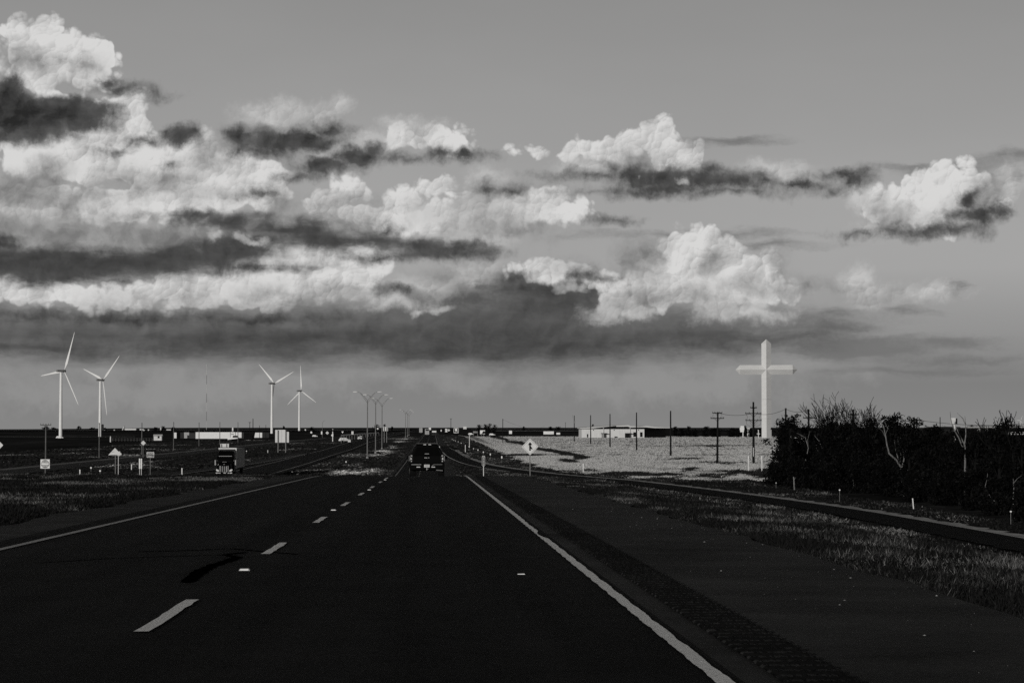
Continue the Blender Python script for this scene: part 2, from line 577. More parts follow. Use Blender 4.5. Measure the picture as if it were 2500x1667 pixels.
# dark torn banks in front
D1 = [(10, 250, 80, 66), (60, 285, 150, 56), (165, 285, 120, 38), (220, 272, 70, 26), (20, 332, 130, 24), (100, 320, 110, 22), (285, 222, 70, 13), (345, 232, 40, 8), (270, 205, 30, 14),
      (445, 337, 46, 26), (345, 345, 36, 12), (285, 365, 30, 10), (420, 400, 14, 6),
      (575, 332, 30, 26), (640, 342, 80, 30), (735, 340, 95, 28), (810, 312, 50, 18), (620, 365, 50, 14), (870, 380, 62, 30), (800, 408, 80, 22), (730, 432, 46, 12), (905, 362, 26, 22), (1000, 385, 60, 10), (1085, 382, 60, 10), (1140, 374, 16, 16), (1195, 462, 26, 22), (1240, 468, 42, 14),
      (480, 530, 60, 7), (580, 650, 80, 12), (1000, 620, 100, 10), (1110, 608, 80, 16), (930, 630, 80, 14), (1150, 622, 50, 12), (0, 592, 60, 12), (940, 555, 16, 6), (640, 480, 36, 8),
      (1665, 432, 135, 24), (1640, 456, 110, 16), (1775, 440, 105, 24), (1855, 448, 55, 14), (1560, 430, 60, 30), (1460, 428, 100, 10), (1490, 415, 22, 18), (1740, 470, 110, 8), (1550, 470, 40, 14), (1460, 462, 60, 6), (1935, 450, 70, 8), (2050, 425, 60, 14), (2090, 440, 36, 16), (2030, 466, 16, 8), (1735, 412, 26, 16), (1510, 538, 36, 7),
      (2260, 565, 90, 17), (2340, 558, 60, 16), (2385, 530, 55, 24), (2440, 520, 36, 22), (2110, 576, 30, 5), (2365, 490, 24, 26),
      (1300, 705, 110, 16), (1270, 680, 50, 16), (1440, 680, 40, 14), (1000, 712, 50, 10), (1180, 700, 40, 8),
      (180, 775, 240, 10), (560, 780, 260, 10), (300, 690, 20, 4)]
c = deck(c, D1, PA, M('MULTIPLY', tuft, 0.42), 0.15, v_dark(30, 92, 0.55, 0.7, 1.2), 0.97, 0.1)
# little sunlit puffs in front of the dark sheet
B3 = [(1500, 745, 34, 10), (1555, 752, 34, 12), (1530, 735, 20, 8), (1785, 765, 30, 9), (1860, 750, 20, 10), (620, 585, 26, 12), (530, 580, 12, 6), (1400, 712, 20, 6), (1380, 708, 10, 5), (1560, 432, 0.6, 0.6), (860, 725, 40, 12), (1040, 755, 30, 6), (1670, 437, 14, 6)]
c = deck(c, B3, PA, M('MULTIPLY', puff, 0.4), 0.07, v_bright(190, 135), 0.8, 0.05)

# under the horizon the sky shader is never seen; keep it dark there
c = LERP(SS(V, -0.5, -3.0), c, 0.02)
tintc = nd('ShaderNodeMix', data_type='RGBA', blend_type='MULTIPLY')
tintc.inputs[0].default_value = 1.0
cc = nd('ShaderNodeCombineXYZ')
k = M('MULTIPLY', c, 1.0 / SKY_STRENGTH)
for i in range(3):
    setin(cc.inputs[i], k)
wn.links.new(cc.outputs[0], tintc.inputs[6])
tintc.inputs[7].default_value = (1.0, 0.994, 0.982, 1)
bg = nd('ShaderNodeBackground')
bg.inputs['Strength'].default_value = SKY_STRENGTH
wn.links.new(tintc.outputs[2], bg.inputs['Color'])
wo = nd('ShaderNodeOutputWorld')
wn.links.new(bg.outputs[0], wo.inputs[0])
world.cycles.sampling_method = 'MANUAL'
world.cycles.sample_map_resolution = 512
# ------------------------------------------------------------------ terrain (heights relative to the eye, then lifted by EYE)
TOP_D = [-200, 0, 60, 95, 112, 133, 165, 200, 250, 300, 362, 450, 565, 712, 900, 1276, 1500, 2200, 4000, 12000, 40000]
TOP_Z = [0.58, -1.28, -1.838, -2.165, -2.335, -2.80, -3.75, -5.0, -6.35, -6.95, -7.2, -7.2, -6.95, -6.7, -5.9, -5.4, -5.0, -5.0, -4.6, -4.5, -5.0]
PR_D = [-200, 0, 130, 300, 900, 1400, 1700, 2500, 5000, 12000, 40000]
PR_Z = [-6.5, -6.5, -6.6, -7.0, -7.0, -6.15, -6.3, -5.6, -5.0, -4.5, -5.0]
PL_D = [-200, 300, 362, 700, 1100, 1700, 2000, 2300, 2700, 3300, 5000, 12000, 40000]
PL_Z = [0.58, -6.95, -7.2, -7.2, -7.0, -7.4, -8.2, -9.0, -6.8, -5.6, -5.0, -4.5, -5.0]


def smooth_interp(xs, ys):
    """monotone cubic through the points"""
    xs = np.array(xs, float)
    ys = np.array(ys, float)
    h = np.diff(xs)
    dl = np.diff(ys) / h
    m = np.zeros_like(xs)
    m[0], m[-1] = dl[0], dl[-1]
    for i in range(1, len(xs) - 1):
        if dl[i - 1] * dl[i] > 0:
            w1, w2 = 2 * h[i] + h[i - 1], h[i] + 2 * h[i - 1]
            m[i] = (w1 + w2) / (w1 / dl[i - 1] + w2 / dl[i])

    def f(x):
        x = np.clip(np.asarray(x, float), xs[0], xs[-1])
        i = np.clip(np.searchsorted(xs, x) - 1, 0, len(h) - 1)
        t = (x - xs[i]) / h[i]
        return ((1 + 2 * t) * (1 - t) ** 2 * ys[i] + t * (1 - t) ** 2 * h[i] * m[i] + t * t * (3 - 2 * t) * ys[i + 1] + t * t * (t - 1) * h[i] * m[i + 1])
    return f


f_top, f_pr, f_pl = smooth_interp(TOP_D, TOP_Z), smooth_interp(PR_D, PR_Z), smooth_interp(PL_D, PL_Z)


def sstep(x, a, b):
    t = np.clip((x - a) / (b - a), 0, 1)
    return t * t * (3 - 2 * t)


def H(X, d):
    """ground height in world metres"""
    X, d = np.asarray(X, float), np.asarray(d, float)
    t = f_top(d)
    drop = 0.05 * np.clip(X - 4.35, 0, None) + 0.17 * np.clip(X - 7.5, 0, None)
    pr = f_pr(d)
    zr = np.maximum(t - drop, np.minimum(pr, t))
    far = sstep(d, 362, 420)
    wr = sstep(X, 12, 26)
    zr = zr * (1 - far) + far * (t * (1 - wr) + pr * wr)
    pl = np.where(d < 362, t, f_pl(d))
    wl = sstep(-X, 38, 60)
    zl = t * (1 - wl) + pl * wl
    # far left the plain falls away a little
    az = X / np.maximum(d, 1.0)
    zl = zl - sstep(d, 3500, 14000) * sstep(-az, 0.10, 0.19) * d * 4.2 / F
    return np.where(X >= 0, zr, zl) + EYE


def Hs(X, d):
    return float(H(X, d))


def at(px, d, py=None):
    """ground point seen in column px at distance d"""
    X = wx(px, d)
    return Vector((X, d, Hs(X, d)))


def bumps(X, d):
    r = 0.10 * np.sin(X * 0.9 + 2.1 * np.sin(d * 0.21)) * np.sin(d * 0.33 + 1.7 * np.sin(X * 0.37)) + 0.06 * np.sin(X * 2.3 + d * 0.8) * np.sin(d * 1.1 - X * 0.5)
    off = np.maximum(sstep(X, 6.5, 9.5), np.maximum(sstep(-X, 8.6, 11) * sstep(-X, 23.5, 22), sstep(-X, 36, 40)))
    return r * off * (0.35 + 0.65 * sstep(d, 60, 150)) * (1 - sstep(d, 900, 1500)) * (1 - 0.75 * sstep(X, 10, 13) * (1 - sstep(X, 34, 37)))


d_rows = np.concatenate([np.arange(-60, 0, 6), np.arange(0, 420, 3.0), np.arange(420, 900, 8.0), np.arange(900, 2000, 40.0), np.geomspace(2000, 40000, 42)])
x_in = np.concatenate([np.arange(-60, -10, 1.5), np.arange(-10, 4, 1.0), np.arange(4, 10, 0.25), np.arange(10, 45, 0.75), np.arange(45, 80, 1.5)])
x_out = np.geomspace(80, 14000, 34)[1:]
x_cols = np.concatenate([-x_out[::-1], np.arange(-80, -60, 3), x_in, [80], x_out])
DD, XX = np.meshgrid(d_rows, x_cols, indexing='ij')


def gdrop(X):
    """the soil lies a little under the paved strips"""
    X = np.asarray(X, float)
    return 0.08 - 0.066 * sstep(X, 4.45, 4.95) * (1 - sstep(X, 8.3, 9.5)) - 0.06 * sstep(-X, 7.5, 8.2) * (1 - sstep(-X, 20.5, 22.0))


ZZ = H(XX, DD) + bumps(XX, DD) - gdrop(XX)
nR, nC = DD.shape
gv = np.stack([XX, DD, ZZ], -1).reshape(-1, 3)
idx = np.arange(nR * nC).reshape(nR, nC)
quads = np.stack([idx[:-1, :-1], idx[:-1, 1:], idx[1:, 1:], idx[1:, :-1]], -1).reshape(-1, 4)


def ground_material():
    m, nt, b = new_mat('prairie_soil')
    tcn = nt.nodes.new('ShaderNodeTexCoord')
    mp = nt.nodes.new('ShaderNodeMapping')
    mp.inputs['Scale'].default_value = (0.02, 0.012, 1.0)
    n1 = nt.nodes.new('ShaderNodeTexNoise')
    n1.inputs['Scale'].default_value = 1.0
    n1.inputs['Detail'].default_value = 8.0
    n1.inputs['Roughness'].default_value = 0.65
    n2 = nt.nodes.new('ShaderNodeTexNoise')
    n2.inputs['Scale'].default_value = 0.7
    n2.inputs['Detail'].default_value = 6.0
    mx = nt.nodes.new('ShaderNodeMath')
    mx.operation = 'MULTIPLY_ADD'
    mx.inputs[1].default_value = 0.5
    cr = nt.nodes.new('ShaderNodeValToRGB')
    e = cr.color_ramp.elements
    e[0].position, e[0].color = 0.62, grey(0.014)
    e[1].position, e[1].color = 1.0, grey(0.09)
    k = e.new(0.78)
    k.color = grey(0.028)
    L = nt.links.new
    L(tcn.outputs['Object'], mp.inputs['Vector'])
    L(mp.outputs[0], n1.inputs['Vector'])
    L(tcn.outputs['Object'], n2.inputs['Vector'])
    L(n2.outputs['Fac'], mx.inputs[0])
    L(n1.outputs['Fac'], mx.inputs[2])
    L(mx.outputs[0], cr.inputs['Fac'])
    L(cr.outputs['Color'], b.inputs['Base Color'])
    b.inputs['Roughness'].default_value = 1.0
    b.inputs['Specular IOR Level'].default_value = 0.0
    bp = nt.nodes.new('ShaderNodeBump')
    bp.inputs['Strength'].default_value = 0.5
    bp.inputs['Distance'].default_value = 0.15
    L(n2.outputs['Fac'], bp.inputs['Height'])
    L(bp.outputs[0], b.inputs['Normal'])
    return m


M_SOIL = ground_material()


def gd(px, py, lo_=250.0, hi_=6000.0):
    """distance at which the picture point meets the plain"""
    r = ray(px, py)
    best = hi_
    prev = None
    for d in np.geomspace(lo_, hi_, 400):
        diff = (EYE + r.z / r.y * d) - Hs(r.x / r.y * d, d)
        if prev is not None and prev > 0 >= diff:
            best = float(d)
            break
        prev = diff
    return best


ground = np_mesh('ground', gv, quads, [M_SOIL])
ground.data.polygons.foreach_set('use_smooth', [True] * len(ground.data.polygons))
tag(ground, 'dark flat prairie ground reaching to the horizon', kind='structure')


# ------------------------------------------------------------------ paved surfaces
def asphalt(name, lo, hi, fine=55.0, spots=0.0, spot_v=0.2, streak=True):
    m, nt, b = new_mat(name)
    L = nt.links.new
    tcn = nt.nodes.new('ShaderNodeTexCoord')
    mp = nt.nodes.new('ShaderNodeMapping')
    mp.inputs['Scale'].default_value = (1.6, 0.045, 1.0) if streak else (0.5, 0.5, 1)
    n1 = nt.nodes.new('ShaderNodeTexNoise')
    n1.inputs['Scale'].default_value = 1.0
    n1.inputs['Detail'].default_value = 5.0
    n2 = nt.nodes.new('ShaderNodeTexNoise')
    n2.inputs['Scale'].default_value = fine
    n2.inputs['Detail'].default_value = 6.0
    n2.inputs['Roughness'].default_value = 0.8
    n3 = nt.nodes.new('ShaderNodeTexNoise')
    n3.inputs['Scale'].default_value = 0.9
    n3.inputs['Detail'].default_value = 7.0
    n3.inputs['Roughness'].default_value = 0.7
    a = nt.nodes.new('ShaderNodeMath')
    a.operation = 'MULTIPLY_ADD'
    a.inputs[1].default_value = 1.3
    c2 = nt.nodes.new('ShaderNodeMath')
    c2.operation = 'MULTIPLY_ADD'
    c2.inputs[1].default_value = 1.1
    cr = nt.nodes.new('ShaderNodeValToRGB')
    e = cr.color_ramp.elements
    e[0].position, e[0].color = 0.95, grey(lo)
    e[1].position, e[1].color = 1.85, grey(hi)
    e[0].position = 0.36
    e[1].position = 0.64
    half = nt.nodes.new('ShaderNodeMath')
    half.operation = 'MULTIPLY'
    half.inputs[1].default_value = 1 / 3.4
    L(tcn.outputs['Object'], mp.inputs['Vector'])
    L(mp.outputs[0], n1.inputs['Vector'])
    L(tcn.outputs['Object'], n2.inputs['Vector'])
    L(tcn.outputs['Object'], n3.inputs['Vector'])
    L(n1.outputs['Fac'], a.inputs[0])
    L(n3.outputs['Fac'], a.inputs[2])
    L(n2.outputs['Fac'], c2.inputs[0])
    L(a.outputs[0], c2.inputs[2])
    L(c2.outputs[0], half.inputs[0])
    L(half.outputs[0], cr.inputs['Fac'])
    col = cr.outputs['Color']
    if spots > 0:
        v = nt.nodes.new('ShaderNodeTexVoronoi')
        v.inputs['Scale'].default_value = 9.0
        L(tcn.outputs['Object'], v.inputs['Vector'])
        lt = nt.nodes.new('ShaderNodeMath')
        lt.operation = 'LESS_THAN'
        lt.inputs[1].default_value = spots
        L(v.outputs['Distance'], lt.inputs[0])
        mixn = nt.nodes.new('ShaderNodeMix')
        mixn.data_type = 'RGBA'
        L(lt.outputs[0], mixn.inputs[0])
        L(col, mixn.inputs[6])
        mixn.inputs[7].default_value = grey(spot_v)
        col = mixn.outputs[2]
    L(col, b.inputs['Base Color'])
    b.inputs['Roughness'].default_value = 0.95
    b.inputs['Specular IOR Level'].default_value = 0.03
    bp = nt.nodes.new('ShaderNodeBump')
    bp.inputs['Strength'].default_value = 0.6
    bp.inputs['Distance'].default_value = 0.01
    L(n2.outputs['Fac'], bp.inputs['Height'])
    L(bp.outputs[0], b.inputs['Normal'])
    return m


M_ROAD = asphalt('road_asphalt', 0.001, 0.018, fine=16)
M_SHOULDER = asphalt('shoulder_chipseal', 0.014, 0.060, fine=16.0, streak=False)
M_FRONT = asphalt('frontage_asphalt', 0.012, 0.05, streak=False)
M_GRAVEL = asphalt('gravel_edge', 0.12, 0.52, fine=5.0, streak=False)


def line_paint(name, v, wear=0.36):
    m, nt, b = new_mat(name)
    L = nt.links.new
    tcn = nt.nodes.new('ShaderNodeTexCoord')
    n1 = nt.nodes.new('ShaderNodeTexNoise')
    n1.inputs['Scale'].default_value = 30.0
    n1.inputs['Detail'].default_value = 5.0
    n1.inputs['Roughness'].default_value = 0.75
    cr = nt.nodes.new('ShaderNodeValToRGB')
    e = cr.color_ramp.elements
    e[0].position, e[0].color = wear - 0.04, grey(0.05)
    e[1].position, e[1].color = wear + 0.03, grey(v * 0.85)
    k = e.new(0.75)
    k.color = grey(v * 1.1)
    L(tcn.outputs['Object'], n1.inputs['Vector'])
    L(n1.outputs['Fac'], cr.inputs['Fac'])
    L(cr.outputs['Color'], b.inputs['Base Color'])
    b.inputs['Roughness'].default_value = 0.8
    b.inputs['Specular IOR Level'].default_value = 0.05
    # the glass beads of road paint send low sun back the way it came: rough, upright grains
    bp = nt.nodes.new('ShaderNodeBump')
    bp.inputs['Strength'].default_value = 0.8
    bp.inputs['Distance'].default_value = 0.02
    L(n1.outputs['Fac'], bp.inputs['Height'])
    L(bp.outputs[0], b.inputs['Normal'])
    return m


M_WHITE_LINE = line_paint('white_road_paint', 0.75)
M_YELLOW_LINE = line_paint('yellow_road_paint', 0.34)
M_FAR_LINE = line_paint('worn_road_paint', 0.5, 0.3)


def strip(name, d0, d1, xa, xb, m, lift, label, step_near=1.5, kind='structure', rag=0.0, seed=0):
    """a paved strip or a line of paint that follows the ground; xa, xb are numbers or functions of d"""
    ds = [d0]
    while ds[-1] < d1:
        ds.append(min(d1, ds[-1] + (step_near if ds[-1] < 420 else 8.0 if ds[-1] < 1500 else 60.0)))
    ds = np.array(ds)
    fa = xa(ds) if callable(xa) else np.full_like(ds, xa)
    fb = xb(ds) if callable(xb) else np.full_like(ds, xb)
    if rag:
        r = np.random.default_rng(seed)
        fa = fa + r.normal(0, rag, len(ds))
        fb = fb + r.normal(0, rag, len(ds))
    n = max(1, int(np.ceil(np.max(np.abs(fb - fa)) / 1.5)))
    t = np.linspace(0, 1, n + 1)
    X = fa[:, None] * (1 - t) + fb[:, None] * t
    D = np.repeat(ds[:, None], n + 1, 1)
    Z = H(X, D) + lift - 0.05
    v = np.stack([X, D, Z], -1).reshape(-1, 3)
    ix = np.arange(len(ds) * (n + 1)).reshape(len(ds), n + 1)
    q = np.stack([ix[:-1, :-1], ix[:-1, 1:], ix[1:, 1:], ix[1:, :-1]], -1).reshape(-1, 4)
    o = np_mesh(name, v, q, [m])
    o.data.polygons.foreach_set('use_smooth', [True] * len(o.data.polygons))
    return tag(o, label, kind=kind)


LX, DX, RX = -5.55, -2.05, 1.61         # left edge line, lane line, right edge line
strip('road', -40, 9000, -6.1, 1.72, M_ROAD, 0.04, 'dark asphalt lanes of the highway running to the horizon')
strip('road_shoulder', -40, 3000, 1.72, lambda d: 4.62 + 0.10 * np.sin(d * 0.7 + 2 * np.sin(d * 0.23)) + 0.06 * np.sin(d * 1.9 + 3 * np.sin(d * 0.31)), M_SHOULDER, 0.036, 'lighter chip seal shoulder beside the right lane')
strip('road_shoulder', -40, 3000, lambda d: -7.4 + 0.15 * np.sin(d * 0.5) + 0.1 * np.sin(d * 1.7), -6.1, M_SHOULDER, 0.036, 'narrow dark shoulder beside the left lane')
strip('road', 118, 9000, -34.6, -23.6, M_ROAD, 0.045, 'asphalt of the opposite carriageway')
strip('edge_line', -20, 3000, LX - 0.06, LX + 0.06, M_YELLOW_LINE, 0.050, 'long grey left edge line of the near lanes', rag=0.004, seed=3)
def wear(side):
    def f(d):
        gap = np.exp(-((d - 35.2) / 1.1) ** 2) * 0.075 + 0.018 * np.exp(-((d - 40) / 2.5) ** 2) + 0.012 * np.abs(np.sin(d * 1.7)) ** 6
        return RX + side * 0.052 - (gap if side > 0 else -0.012 * np.abs(np.sin(d * 2.9)) ** 8)
    return f


strip('edge_line', -20, 600, wear(-1), wear(1), M_WHITE_LINE, 0.050, 'bright worn right edge line of the near lanes', step_near=0.12, rag=0.0022, seed=4)
strip('edge_line', 600, 3000, RX - 0.07, RX + 0.07, M_FAR_LINE, 0.050, 'far right edge line of the lanes beyond the ramp')
strip('edge_line', 130, 3000, -25.1, -24.95, M_FAR_LINE, 0.058, 'inner edge line of the opposite carriageway')
strip('edge_line', 130, 3000, -32.7, -32.55, M_FAR_LINE, 0.058, 'outer edge line of the opposite carriageway')
k = 0
dd = 16.6 - 12.2
while dd < 1500:
    if dd < 118 or dd > 330:
        strip('lane_dash', dd, dd + 3.5, DX - 0.055, DX + 0.055, M_WHITE_LINE if dd < 118 else M_FAR_LINE, 0.050,
              'painted lane dash between the two near lanes', step_near=0.35, rag=0.006, seed=int(dd))
        k += 1
    dd += 12.2
    if dd > 130 and dd < 330:
        continue

# raised reflectors between the dashes
M_REFL = mat('reflector_lens', 0.75, 0.4)
first = None
for i, dd in enumerate((25.0, 49.4, 73.8, 98.2)):
    loc = Vector((DX + (0.05 if i != 1 else -0.04), dd, Hs(DX, dd) - 0.008))
    if first is None:
        first = thing('road_reflector', '', 'road reflector', loc, 0, 'raised reflectors on the lane line')
        MB().prism([(-0.06, 0), (0.06, 0), (0.045, 0.022), (-0.045, 0.022)], -0.05, 0.05).build('reflector_base', mat('reflector_body', 0.5), first, bevel=0.003)
        MB().box((0, -0.052, 0.011), (0.085, 0.006, 0.014)).build('reflector_lens', M_REFL, first)
        o = first
    else:
        o = dup(first, loc)
    o['label'] = ['white raised reflector nearest the camera, above the longest dash', 'white raised reflector between the third and fourth dashes', 'small raised reflector beyond the fourth dash', 'tiny raised reflector close to the crest of the road'][i]

# rumble strip: rows of ground-in grooves on the right shoulder
nd_, nx_ = 2600, 34
ds = 9 + 103 * np.linspace(0, 1, nd_) ** 1.25
xs = np.linspace(1.93, 2.35, nx_)
D, X = np.meshgrid(ds, xs, indexing='ij')
g = np.clip(np.sin(D * 2 * pi / 0.30) + 0.35, 0, None) / 1.35
edge = np.ones_like(X)
edge[:, 0] = edge[:, -1] = 0.0
Z = H(X, D) + 0.012 - 0.022 * g * edge + rng.normal(0, 0.0025, X.shape) - 0.012 * (1 - edge)
ix = np.arange(nd_ * nx_).reshape(nd_, nx_)
_ph = np.floor(ds[:-1] / 0.30).astype(int)
_nz = rng.random((_ph.max() + 2, nx_ - 1))[_ph]
gm = np.where((g[:-1, :-1] < 0.05) & (_nz < 0.6), 0, 1).astype(np.int32).ravel()
rs = np_mesh('rumble_strip', np.stack([X, D, Z], -1).reshape(-1, 3), np.stack([ix[:-1, :-1], ix[:-1, 1:], ix[1:, 1:], ix[1:, :-1]], -1).reshape(-1, 4),
             [asphalt('rumble_asphalt', 0.014, 0.052, fine=16, streak=False), asphalt('groove_shade', 0.005, 0.014, fine=16, streak=False)], gm)  # groove shade is put into the colour as a darker asphalt
tag(rs, 'dark band of grooves milled into the right shoulder', kind='structure')

# tar sealed cracks
M_TAR = mat('crack_tar', 0.0012, 0.9, spec=0.0)


def px_ground(px, py):
    """where the ray through a picture point meets the near road plane"""
    r = ray(px, py)
    lo_, hi_ = 5.0, 112.0
    for _ in range(50):
        mid = 0.5 * (lo_ + hi_)
        z = EYE + r.z / r.y * mid
        if z > Hs(0, mid):
            lo_ = mid
        else:
            hi_ = mid
    return Vector((r.x / r.y * lo_, lo_, Hs(0, lo_)))


def crack(pts, w0, w1, label):
    P3 = [px_ground(*p) for p in pts]
    mb = MB()
    n = len(P3)
    L_, R_ = [], []
    sub = []
    for i in range(n - 1):
        for t in np.linspace(0, 1, 9)[:-1]:
            sub.append(P3[i].lerp(P3[i + 1], t))
    sub.append(P3[-1])
    rr = random.Random(len(pts) * 31)
    for i, p in enumerate(sub):
        t = i / (len(sub) - 1)
        a = (sub[min(i + 1, len(sub) - 1)] - sub[max(i - 1, 0)])
        a.z = 0
        a.normalize()
        s = Vector((a.y, -a.x, 0)) * (w0 + (w1 - w0) * t) * (0.7 + 0.6 * rr.random()) * (0.3 if i in (0, len(sub) - 1) else 1)
        for q, lst in ((p + s, L_), (p - s, R_)):
            lst.append((q.x, q.y, Hs(q.x, q.y) - 0.0055))
    m2 = len(sub)
    mb.add(L_ + R_, [(i, i + 1, m2 + i + 1, m2 + i) for i in range(m2 - 1)])
    tag(mb.build('tar_seal', M_TAR), label, kind='structure')


crack([(455, 1420), (490, 1392), (520, 1378), (560, 1366), (580, 1358), (550, 1352), (600, 1346)], 0.09, 0.05, 'snaking black tar seal across the left lane')
crack([(330, 1345), (480, 1341), (560, 1337), (640, 1344), (730, 1351)], 0.035, 0.04, 'thin black tar line crossing to the second dash')
crack([(90, 1372), (250, 1362), (420, 1356), (560, 1352)], 0.02, 0.03, 'faint tar line in the left lane')

# merging ramp on the right
RAMP_D = [20, 90, 130, 180, 230, 280, 327, 370, 407, 450, 500, 578, 654, 720, 800]
RAMP_X = [31.0, 32.6, 33.2, 33.0, 31.0, 27.2, 21.8, 15.8, 11.9, 8.9, 7.0, 5.3, 4.7, 3.9, 2.6]
f_ramp = smooth_interp(RAMP_D[::1], RAMP_X)
strip('ramp_shoulder', 20, 700, lambda d: f_ramp(d) + 1.9, lambda d: f_ramp(d) + 3.3 + 0.28 * np.sin(d * 0.9 + 2 * np.sin(d * .21)) + 0.2 * np.sin(d * 2.3), M_GRAVEL, 0.055, 'pale gravel shoulder along the outer side of the ramp', step_near=1.0)
strip('ramp', 20, 800, lambda d: f_ramp(d) - 2.1 - 0.10 * np.sin(d * 1.3 + np.sin(d * .37)) - 0.06 * np.sin(d * 3.1), lambda d: f_ramp(d) + 2.1, asphalt('ramp_asphalt', 0.002, 0.006, streak=False), 0.065, 'black asphalt entrance ramp curving in from the right')
strip('edge_line', 60, 760, lambda d: f_ramp(d) + 1.95, lambda d: f_ramp(d) + 2.08, M_FAR_LINE, 0.073, 'thin outer edge line of the ramp')
strip('edge_line', 380, 640, lambda d: f_ramp(d) - 2.15, lambda d: f_ramp(d) - 1.95, M_WHITE_LINE, 0.073, 'bright gore line between ramp and highway')
# frontage road and exit ramp on the left
strip('frontage_road', 340, 2500, -72.0, -63.5, M_FRONT, 0.06, 'narrow frontage road beyond the opposite carriageway')
strip('gravel_verge', 340, 1600, -75.0, lambda d: -72.0 + 0.4 * np.sin(d * 0.11), asphalt('verge_gravel', 0.06, 0.22, fine=8.0, streak=False), 0.06, 'pale gravel verge of the frontage road')
f_ex = smooth_interp([180, 235, 300, 360, 430, 520, 620], [-52, -47.5, -43.5, -40.5, -37.8, -35.8, -34.2])
strip('exit_ramp', 190, 620, lambda d: f_ex(d) - 2.2, lambda d: f_ex(d) + 1.8, M_FRONT, 0.065, 'exit ramp leaving the opposite carriageway')
strip('edge_line', 330, 600, lambda d: f_ex(d) + 1.5, lambda d: f_ex(d) + 1.68, M_FAR_LINE, 0.075, 'thin edge line of the exit ramp')

# pale dry bands and lighter fields far out on the plain
M_DRY = asphalt('dry_field_soil', 0.25, 0.55, fine=0.5, streak=False)
M_FALLOW = asphalt('fallow_field_soil', 0.02, 0.05, fine=0.4, streak=False)


def far_band(name, pxa, pxb, d0, d1, m, label, lift=0.25):
    n = 40
    mb = MB()
    vs = []
    rr = random.Random(int(d0))
    for i in range(n + 1):
        p = pxa + (pxb - pxa) * i / n
        for j, d in enumerate((d0, (d0 + d1) / 2, d1)):
            q = at(p, d * (1 + rr.uniform(-0.004, 0.004)))
            vs.append((q.x, q.y, q.z + lift))
    mb.add(vs, [(3 * i + j, 3 * i + 3 + j, 3 * i + 4 + j, 3 * i + 1 + j) for i in range(n) for j in range(2)])
    tag(mb.build(name, m), label, kind='structure')


far_band('stubble_band', -60, 330, 1840, 1960, M_DRY, 'pale dry strip at the feet of the wind turbines', 0.4)
far_band('fallow_field', -100, 1000, 3200, 5200, M_FALLOW, 'dim grey field under the far horizon', 1.0)
far_band('fallow_field', 1150, 1420, 3600, 6000, M_FALLOW, 'dim grey field behind the parked trailers', 1.0)
far_band('far_road', 1180, 1420, 2900, 3060, M_DRY, 'thin pale road line behind the parked trailers', 1.0)
far_band('fallow_field', 1640, 1860, 3600, 6000, M_FALLOW, 'dim grey field behind the dark hedgerow', 1.0)
# ------------------------------------------------------------------ grass
def proj(X, d, Z):
    """picture coordinates of world points (only used to shape the patches of the field)"""
    v = np.stack([np.asarray(X, float), np.asarray(d, float), np.asarray(Z, float) - EYE], -1)
    f = v @ np.array(fw)
    return 1250 + F * (v @ np.array(rt)) / f, 833.5 - F * (v @ np.array(up)) / f


def vnoise(x, y, seed=0):
    """value noise 0..1"""
    r = np.random.default_rng(seed).random((64, 64))
    xi, yi = np.floor(x).astype(int), np.floor(y).astype(int)
    tx, ty = x - xi, y - yi
    tx, ty = tx * tx * (3 - 2 * tx), ty * ty * (3 - 2 * ty)
    g = lambda a, b: r[a % 64, b % 64]
    return (g(xi, yi) * (1 - tx) + g(xi + 1, yi) * tx) * (1 - ty) + (g(xi, yi + 1) * (1 - tx) + g(xi + 1, yi + 1) * tx) * ty


def fnoise(x, y, seed=0, o=4):
    s, a, t = 0, 1.0, 0
    for k in range(o):
        s = s + a * vnoise(x * 2 ** k + 17 * k, y * 2 ** k + 5 * k, seed + k)
        t += a
        a *= 0.55
    return s / t


def grass_mat(name, v, v2):
    m, nt, b = new_mat(name)
    L = nt.links.new
    geo = nt.nodes.new('ShaderNodeNewGeometry')
    cr = nt.nodes.new('ShaderNodeValToRGB')
    e = cr.color_ramp.elements
    e[0].color, e[1].color = grey(v), grey(v2)
    L(geo.outputs['Random Per Island'], cr.inputs['Fac'])
    L(cr.outputs['Color'], b.inputs['Base Color'])
    b.inputs['Roughness'].default_value = 0.9
    b.inputs['Specular IOR Level'].default_value = 0.05
    return m


MG = [grass_mat('green_blades', 0.005, 0.022), grass_mat('mixed_blades', 0.02, 0.07), grass_mat('dry_blades', 0.09, 0.26), grass_mat('straw_blades', 0.40, 0.68)]


def blades(name, X, d, h, w, tone, label, lean=0.35, seed=0, cat='grass', mats=None):
    r = np.random.default_rng(seed)
    n = len(X)
    a = r.uniform(0, pi, n)
    la, lm = r.uniform(0, 2 * pi, n), r.uniform(0.0, lean, n) * h
    Z = H(X, d) + bumps(X, d) - gdrop(X) - 0.005
    base = np.stack([X, d, Z], -1)
    side = np.stack([np.cos(a) * w / 2, np.sin(a) * w / 2, np.zeros(n)], -1)
    tip = base + np.stack([np.cos(la) * lm, np.sin(la) * lm, h], -1)
    v = np.stack([base - side, base + side, tip], 1).reshape(-1, 3)
    t = np.arange(3 * n).reshape(n, 3)
    o = np_mesh(name, v, t, mats or MG, np.clip(tone, 0, 3))
    return tag(o, label, cat, kind='stuff')


